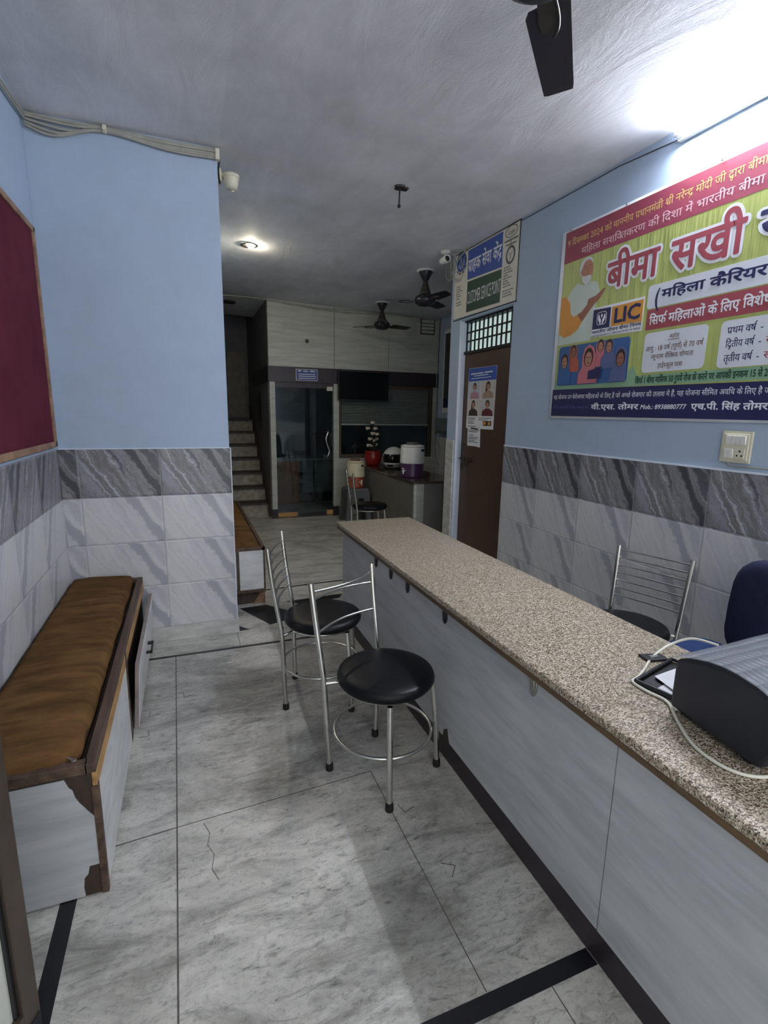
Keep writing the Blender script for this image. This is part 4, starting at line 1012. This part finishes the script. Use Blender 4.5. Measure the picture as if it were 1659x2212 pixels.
# ---------------------------------------------------------------- customer service sign over the door
I_SBLUE, I_SGREEN, I_SGREY = ink('sign_blue', '2f4f9e'), ink('sign_green', '17402f'), ink('sign_grey', '5a5d62')
XS = 2.473
SF = Face(lambda a, b, d: (XS-d, a, b))
sg = thing('sign_board', 'customer service point sign with blue and green panels above the brown door', 'sign', (XS, 4.06, 2.75))
kid('board', MB().hexa([(XS, 3.552, 2.445), (2.482, 3.552, 2.445), (2.482, 4.565, 2.462), (XS, 4.565, 2.462), (XS, 3.552, 3.035), (2.482, 3.552, 3.035), (2.482, 4.575, 3.04), (XS, 4.575, 3.04)]), M_CREAM, sg)
kid('frame', MB().box(XS-.002, XS+.003, 3.549, 3.556, 2.44, 3.037).box(XS-.002, XS+.004, 3.55, 4.57, 2.444, 2.450).box(XS-.002, XS+.004, 3.55, 4.57, 3.029, 3.035), M_IRON, sg)
SF.poly([(4.328, 2.770), (4.331, 3.018), (3.786, 3.018), (3.775, 2.748)], sg, I_SBLUE, .001, 'blue_panel')
SF.poly([(4.326, 2.488), (4.322, 2.752), (3.776, 2.732), (3.780, 2.478)], sg, I_SGREEN, .001, 'green_panel')
SF.text('ग्राहक सेवा केंद्र', 4.315, 3.79, 2.832, 2.925, sg, I_WHITE, .018, .002)
SF.text('CUSTOMER SERVICE POINT', 4.312, 3.782, 2.556, 2.664, sg, I_WHITE, .0, .002, .70)
SF.poly(ell(4.45, 2.952, .088, .085, 28), sg, I_SBLUE, .001, 'emblem')
SF.polys([strip([(4.50, 2.91), (4.47, 2.97), (4.48, 3.0)], .006), strip([(4.47, 2.89), (4.445, 2.95), (4.455, 3.0)], .006), strip([(4.43, 2.89), (4.42, 2.94), (4.40, 2.99)], .006), strip([(4.40, 2.91), (4.39, 2.96)], .005)], sg, I_BOX, .002, 'emblem_marks')
arc = ell(4.45, 2.952, .10, .10, 12, PI*1.15, PI*1.85)
SF.polys([strip([arc[i], arc[i+1]], .008) for i in (0, 1, 3, 4, 6, 7, 9, 10)], sg, I_SGREY, .001, 'small_lettering')
SF.polys(outline(ell(3.668, 2.985, .080, .042, 24), .003), sg, I_SGREY, .0012, 'logo_oval')
SF.text('Logo', 3.715, 3.622, 2.965, 3.0, sg, I_SGREY, .0, .002, .70, .15)
SF.polys(outline(ell(3.664, 2.812, .054, .060, 28), .010), sg, I_SGREY, .0012, 'round_seal')
SF.polys([strip([(3.685, 2.83), (3.665, 2.80), (3.64, 2.835)], .003), strip([(3.665, 2.80), (3.665, 2.78)], .003)], sg, I_SGREY, .0012, 'seal_mark')
random.seed(11)
ln = [strip([(3.755, 2.925), (3.575, 2.922)], .006), strip([(3.735, 2.893), (3.595, 2.890)], .005), strip([(3.668, 2.915), (3.668, 2.90)], .004)]
z = 2.728
while z > 2.49:
    a = 3.745; L = random.uniform(.05, .12)
    while L > .015:
        q = min(L, random.uniform(.012, .03)); ln.append(strip([(a, z), (a-q, z)], .0042)); a -= q+.006; L -= q
    z -= .0205 if abs(z-2.59) > .012 else .034
z = 2.742
while z > 2.56:
    a = 4.525; L = random.uniform(.05, .10)
    while L > .015:
        q = min(L, random.uniform(.012, .03)); ln.append(strip([(a, z), (a-q, z)], .0042)); a -= q+.006; L -= q
    z -= .0215 if abs(z-2.625) > .012 else .034
SF.polys(ln, sg, I_SGREY, .0012, 'small_lettering')

# posters on the door
DF = Face(lambda a, b, d: (2.543-d, a, b))
dp_ = thing('door_poster', 'paper poster with blue heading and four portraits on the brown door', 'poster', (2.543, 4.1, 1.7))
kid('sheet', MB().prism([(4.345, 1.432), (4.338, 1.99), (3.868, 1.985), (3.878, 1.432)], lambda a, b, d: (d, a, b), 2.546, 2.5415), M_PAPER, dp_)
DF.poly([(4.334, 1.868), (4.338, 1.988), (3.868, 1.983), (3.866, 1.866)], dp_, I_SBLUE, .002, 'blue_heading')
DF.polys([strip([(4.295, 1.935+.0), (4.20, 1.937)], .006), strip([(4.19, 1.936), (4.08, 1.937)], .006), strip([(4.06, 1.938), (3.93, 1.939)], .006), strip([(4.24, 1.916), (4.0, 1.917)], .004), strip([(4.29, 1.893), (3.95, 1.895)], .003)], dp_, I_BOX, .003, 'heading_lines')
I_PH1, I_PH2, I_PH3, I_PH4 = ink('photo_grey', 'aeb2bb'), ink('photo_pale', 'b9b3ad'), ink('photo_cream', 'c1bcb2'), ink('photo_mist', 'b7b5b5')
I_SHIRT1, I_SHIRT2, I_SHIRT3, I_SHIRT4 = ink('pink_shirt', 'a6808a'), ink('beige_shirt', '9a8674'), ink('dark_shirt', '2e2822'), ink('wine_shirt', '5c1f2c')
for (a0, a1, b0, b1, gm, sm_, hair) in ((4.334, 4.12, 1.705, 1.864, I_PH1, I_SHIRT1, 0), (4.112, 3.866, 1.705, 1.864, I_PH2, I_SHIRT2, 1), (4.340, 4.12, 1.550, 1.702, I_PH3, I_SHIRT3, 1), (4.12, 3.872, 1.550, 1.702, I_PH4, I_SHIRT4, 0)):
    DF.poly([(a0, b0), (a0, b1), (a1, b1), (a1, b0)], dp_, gm, .002, 'photo')
    cx = (a0+a1)/2+(.0 if hair else -.01); w_ = abs(a1-a0); h_ = b1-b0
    DF.poly([(cx+w_*.36, b0+.001), (cx+w_*.33, b0+h_*.30), (cx+w_*.10, b0+h_*.45), (cx-w_*.10, b0+h_*.45), (cx-w_*.33, b0+h_*.30), (cx-w_*.38, b0+.001)], dp_, sm_, .0026, 'clothing')
    DF.poly(ell(cx, b0+h_*.72, w_*.14, h_*(.22 if not hair else .24), 18), dp_, I_HAIR, .0028, 'hair')
    if hair: DF.poly([(cx+w_*.15, b0+h_*.7), (cx+w_*.17, b0+h_*.36), (cx+w_*.05, b0+h_*.45), (cx, b0+h_*.7)], dp_, I_HAIR, .0028, 'hair')
    DF.poly(ell(cx, b0+h_*.66, w_*.10, h_*.17, 16), dp_, I_SKIN, .0034, 'face')
tx = []
for q, (a, b, L) in enumerate(((4.315, 1.53, .14), (4.315, 1.516, .12), (4.13, 1.532, .22), (4.315, 1.498, .10), (4.315, 1.482, .11), (4.315, 1.452, .15), (4.13, 1.515, .16))): tx.append(strip([(a, b), (a-L, b)], .003))
DF.polys(tx, dp_, I_SGREY, .002, 'small_lettering')
DF.poly([(4.045, 1.462), (4.045, 1.505), (3.91, 1.507), (3.91, 1.464)], dp_, I_HAIR, .002, 'dark_label')
DF.polys([[(4.035, 1.47), (4.035, 1.498), (4.0, 1.498), (4.0, 1.47)], [(3.965, 1.47), (3.965, 1.498), (3.925, 1.499), (3.925, 1.471)]], dp_, I_ORANGE, .0026, 'label_marks')
np_ = thing('note_paper', 'small white note hanging below the portrait poster on the door', 'paper', (2.54, 4.2, 1.35))
kid('sheet', MB().prism([(4.305, 1.265), (4.31, 1.438), (4.085, 1.432), (4.075, 1.262), (4.18, 1.268)], lambda a, b, d: (d, a, b), 2.542, 2.5395), M_PAPER, np_)
N2 = Face(lambda a, b, d: (2.5395-d, a, b))
N2.polys([strip([(4.29, z), (4.29-L, z)], .003) for z, L in ((1.415, .19), (1.402, .15), (1.37, .10), (1.35, .18), (1.336, .16), (1.32, .12), (1.305, .17))], np_, I_SGREY, .001, 'small_lettering')
N2.polys([strip([(4.25, 1.436), (4.12, 1.428)], .006)], np_, I_HAIR, .0025, 'dark_tape')

# ---------------------------------------------------------------- back of the room
tv = thing('television', 'black flat television mounted on the partition beam', 'television', (2.51, 7.3, 1.95))
kid('body', MB().box(2.105, 2.895, 7.30, 7.345, 1.735, 2.16), M_BLACK, tv, .004)
kid('screen', MB().box(2.115, 2.885, 7.297, 7.302, 1.752, 2.150), M_TV, tv)
kid('wall_bracket', MB().box(2.35, 2.65, 7.345, 7.382, 1.985, 2.10), M_IRON, tv)
pq = thing('plaque', 'small blue plaque with white lettering on the dark beam over the glass door', 'sign', (1.655, 7.375, 2.08))
kid('plate', MB().box(1.497, 1.812, 7.366, 7.379, 2.003, 2.16), M_WHITEP, pq)
PF = Face(lambda a, b, d: (a, 7.366-d, b))
PF.poly([(1.503, 2.009), (1.806, 2.009), (1.806, 2.154), (1.503, 2.154)], pq, ink('plaque_blue', '2a3f86'), .001, 'blue_field')
PF.poly([(1.52, 2.125), (1.535, 2.14), (1.55, 2.148), (1.565, 2.14), (1.58, 2.125)], pq, I_WHITE, .002, 'crest')
PF.text('शाखा - परिसर', 1.60, 1.78, 2.118, 2.140, pq, I_WHITE, .02, .002)
PF.polys([strip([(1.53, z), (1.53+L, z)], .006) for z, L in ((2.09, .25), (2.062, .26), (2.033, .25))], pq, I_BOX, .002, 'small_lettering')
vg = thing('air_vent', 'square louvred vent panel high on the cream partition at the right', 'vent', (3.56, 7.39, 2.88))
kid('frame', MB().box(3.444, 3.683, 7.388, 7.402, 2.985, 3.0).box(3.444, 3.683, 7.388, 7.402, 2.768, 2.782).box(3.444, 3.456, 7.388, 7.402, 2.768, 3.0).box(3.671, 3.683, 7.388, 7.402, 2.768, 3.0), M_DKBAND, vg)
kid('panel', MB().box(3.45, 3.68, 7.392, 7.401, 2.775, 2.99), M_LAM_P, vg)
for z in (2.93, 2.88, 2.83): kid('slat', MB().box(3.456, 3.672, 7.386, 7.393, z-.004, z+.004), M_DKBAND, vg)
fp = thing('framed_poster', 'dark framed poster on the far right blue wall beyond the sign', 'poster', (3.77, 7.05, 2.2))
kid('frame', MB().box(3.762, 3.782, 6.62, 7.20, 1.58, 2.82), M_WHITEP, fp, .003)
kid('picture', MB().box(3.758, 3.764, 6.66, 7.16, 1.66, 2.76), plain('poster_dark_print', '3a3836', .5, var=.5, vscale=4), fp)
kid('caption_strip', MB().box(3.756, 3.7645, 6.66, 7.16, 1.66, 1.80), I_NAVY, fp)
ub = thing('wall_box', 'pale grey box fixed on the far right wall under the framed poster', 'box', (3.72, 6.95, 1.38))
kid('case', MB().box(3.66, 3.78, 6.70, 7.22, 1.27, 1.50), M_PALEBOX, ub, .01)
kid('flap', MB().box(3.655, 3.662, 6.72, 7.20, 1.275, 1.315), M_GREYP, ub)

bc = thing('back_counter', 'grey counter with dark top standing in front of the partition window', 'counter', (2.76, 6.35, 0))
kid('side_panel', MB().box(2.455, 2.475, 5.33, 7.39, 0, .755), plain('taupe_laminate', '6e6b63', .55, var=.12, vscale=4), bc)
kid('front_panel', MB().box(2.475, 3.06, 5.32, 5.34, 0, .755), plain('grey_front_sheet', '83807c', .55, var=.1, vscale=4), bc)
kid('corner_post', MB().box(2.452, 2.575, 5.305, 5.335, 0, .755), M_LAM_P, bc)
kid('back_panel', MB().box(3.04, 3.06, 5.34, 7.39, 0, .755), bpy.data.materials['taupe_laminate'], bc)
kid('top', MB().box(2.435, 3.075, 5.29, 7.39, .755, .782), plain('polished_dark_top', '4a433d', .14, var=.2, vscale=9), bc, .004)

def jug(name, label, c, r, h, split, lo, hi, lid, lidmat, taps, loc_z):
    t = thing(name, label, 'water jug', (c[0], c[1], loc_z))
    x, y = c
    kid('lower_body', MB().lathe([(.0, 0), (r*.93, 0), (r*.97, .012), (r*.95, .03), (r*.96, h*split)], 36, (x, y, loc_z)), lo, t)
    kid('upper_body', MB().lathe([(.0, h*split), (r*1.02, h*split), (r*1.03, h*split+.01), (r, h-.015), (r*.96, h), (0, h)], 36, (x, y, loc_z)), hi, t)
    ld = kid('lid', MB().lathe([(.0, h), (r*.98, h), (r*.98, h+.018), (r*.6, h+.028), (0, h+.028)], 30, (x, y, loc_z)), lid, t)
    kid('lid_knob', MB().lathe([(.0, h+.026), (r*.55, h+.026), (r*.52, h+.055), (0, h+.06)], 24, (x, y, loc_z)), lidmat, ld)
    tx_, ty_ = taps; d = Vector((tx_, ty_, 0)).normalized(); p = Vector((x, y, loc_z+.085))+d*r*.9
    tp_ = kid('tap', MB().tube([p, p+d*.06], .010, 8).tube([p+d*.045, p+d*.045+Vector((0, 0, -.035))], .009, 8), M_WHITEP, t)
    kid('tap_lever', MB().tube([p+d*.045+Vector((0, 0, .0)), p+d*.045+Vector((0, 0, .03))], .006, 8).tube([p+d*.03+Vector((0, 0, .03)), p+d*.07+Vector((0, 0, .034))], .006, 8), M_WHITEP, tp_)
    kid('side_handle', MB().box(x+r*.35, x+r*.62, y-r*1.0, y-r*.80, loc_z+h-.05, loc_z+h-.025), M_BLACK, t)
    return t
jug('water_jug', 'white and purple insulated water jug standing on the back counter', (2.62, 5.76), .150, .375, .46, M_PURPLE, M_WHITEP, M_WHITEP, M_GREYP, (-.9, -.5), .782)
jug('water_jug', 'cream and orange insulated water jug on the grey stool beside the back counter', (2.245, 6.9), .128, .36, .44, M_ORANGE, M_CREAMP, M_CREAMP, M_BROWNP, (.25, -.97), .50)
so_ = thing('plastic_stool', 'grey plastic stool carrying the cream and orange jug', 'stool', (2.245, 6.9, 0))
part('seat', MB().hexa([(-.16, -.16, .455), (.16, -.16, .455), (.16, .16, .455), (-.16, .16, .455), (-.15, -.15, .50), (.15, -.15, .50), (.15, .15, .50), (-.15, .15, .50)]), M_GREYP, so_, .012)
for sx in (-1, 1):
    for sy in (-1, 1):
        def q_(u, v_, z): f = 1+.22*(1-z/.46); return (sx*u*f, sy*v_*f, z)
        part('leg', MB().hexa([q_(.10, .10, 0), q_(.16, .10, 0), q_(.16, .16, 0), q_(.10, .16, 0), q_(.07, .07, .46), q_(.158, .07, .46), q_(.158, .158, .46), q_(.07, .158, .46)] if sx*sy > 0 else [q_(.10, .16, 0), q_(.16, .16, 0), q_(.16, .10, 0), q_(.10, .10, 0), q_(.07, .158, .46), q_(.158, .158, .46), q_(.158, .07, .46), q_(.07, .07, .46)]), M_GREYP, so_, .005)
part('apron', MB().box(-.165, .165, -.168, -.160, .36, .456).box(-.165, .165, .160, .168, .36, .456).box(-.168, -.160, -.165, .165, .36, .456).box(.160, .168, -.165, .165, .36, .456), M_GREYP, so_)

hm = thing('motorcycle_helmet', 'white full face motorcycle helmet on the back counter', 'helmet', (2.76, 6.72, .790))
# shell facing the camera side: opening for the visor, chin bar with vent
def hel(th, ph, k=1.0):                       # th 0 = forward (-y), ph latitude
    x = .128*k*math.cos(ph)*math.sin(th); y = -.150*k*math.cos(ph)*math.cos(th); z = .135*k*math.sin(ph)
    if ph < -.3: z = max(z, -.108)
    return Vector((x, y, z+.112))
def patch(t0, t1, p0, p1, k, n=24, m=16):
    vs = []; fs = []
    for i in range(m+1):
        for j_ in range(n+1): vs.append(hel(t0+(t1-t0)*j_/n, p0+(p1-p0)*i/m, k))
    for i in range(m):
        for j_ in range(n):
            a = i*(n+1)+j_; fs.append((a, a+1, a+n+2, a+n+1))
    return vs, fs
sh_ = MB()
for (t0, t1, p0, p1) in ((-PI, PI, .42, PI/2), (1.15, 2*PI-1.15, -1.0, .42), (-1.15, 1.15, -1.0, -.34)): sh_.add(*patch(t0, t1, p0, p1, 1.0, 36, 14), True)
hs = part('shell', sh_, M_WHITEP, hm); s_ = hs.modifiers.new('thickness', 'SOLIDIFY'); s_.thickness = .012
hv = part('visor', MB().add(*patch(-1.2, 1.2, -.38, .46, .985), True), M_VISOR, hm); s_ = hv.modifiers.new('thickness', 'SOLIDIFY'); s_.thickness = .003
part('chin_vent', MB().add(*patch(-.35, .35, -.68, -.48, 1.03, 10, 4), True), M_BLACK, hm)
part('rim_trim', MB().ring((0, 0, .006), .118, .008, 36, 8, Matrix.Diagonal((.9, 1.05, 1))), M_RUBBER, hm)
hm.rotation_euler = (0, 0, D(-40)); hm.scale = (1.22, 1.22, 1.22)
vsx = thing('flower_vase', 'red ceramic vase of pale dried flowers on the back counter', 'vase', (2.61, 7.18, .782))
vsx.scale = (1.2, 1.2, 1.2)
part('pot', MB().lathe([(.0, 0), (.070, 0), (.088, .02), (.108, .08), (.108, .12), (.094, .170), (.098, .182), (.086, .182), (.08, .165), (.0, .16)], 32), M_RED, vsx)
random.seed(5)
def petal(c, r):
    vs = []; fs = []
    for i in range(6):
        for k in range(8):
            ph_ = -PI/2+PI*i/5; th = 2*PI*k/8; vs.append((c[0]+r*math.cos(ph_)*math.cos(th), c[1]+r*math.cos(ph_)*math.sin(th), c[2]+r*.8*math.sin(ph_)))
    for i in range(5):
        for k in range(8): fs.append((i*8+k, i*8+(k+1) % 8, (i+1)*8+(k+1) % 8, (i+1)*8+k))
    return vs, fs
for k, (px, pz) in enumerate(((-.055, .25), (-.01, .25), (.035, .26), (.02, .31), (-.035, .33), (.05, .33), (-.02, .40), (.045, .39), (-.06, .46), (.03, .46), (0, .53))):
    py = random.uniform(-.05, .03)
    sm_ = part('stem', MB().tube([(px*.3, 0, .19), (px, py, pz)], .003, 6), M_LEAF, vsx)
    h_ = MB()
    for q in range(5):
        a = 2*PI*q/5; h_.add(*petal((px+.014*math.cos(a), py+.014*math.sin(a), pz+.006*math.sin(3*a)), .019), True)
    part('flower', h_, M_PETAL, sm_)
lv = MB()
for k in range(14):
    a = random.uniform(0, 2*PI); z = random.uniform(.22, .5); r = random.uniform(.03, .09); x, y = r*math.cos(a), r*math.sin(a)*.7
    lv.add([(x*.3, y*.3, z-.03), (x*.8-.02*math.sin(a), y*.8+.02*math.cos(a), z), (x*1.2, y*1.2, z+.03), (x*.8+.02*math.sin(a), y*.8-.02*math.cos(a), z)], [(0, 1, 2, 3)])
l_ = part('foliage', lv, M_LEAF, vsx); s_ = l_.modifiers.new('thickness', 'SOLIDIFY'); s_.thickness = .002

# inside the cabin behind the glass door
dk = thing('office_desk', 'brown and pale desk standing behind the glass door', 'desk', (1.9, 8.7, 0))
kid('side_panel', MB().box(1.215, 1.77, 8.58, 8.62, .0, .745), M_CARD, dk)
kid('top', MB().box(1.2, 2.6, 8.5, 9.2, .745, .78), M_PALEBOX, dk, .004)
kid('pedestal', MB().box(1.84, 2.02, 8.60, 9.1, .18, .745).box(2.06, 2.5, 8.62, 9.1, .18, .745), M_PALEBOX, dk)
kid('base', MB().box(1.80, 2.5, 8.64, 9.1, 0, .18), M_DKBAND, dk)
kid('ledge', MB().box(1.2, 2.6, 9.0, 9.2, 1.16, 1.2).box(1.2, 1.24, 9.0, 9.2, .78, 1.16).box(2.56, 2.6, 9.0, 9.2, .78, 1.16), M_DKBAND, dk)
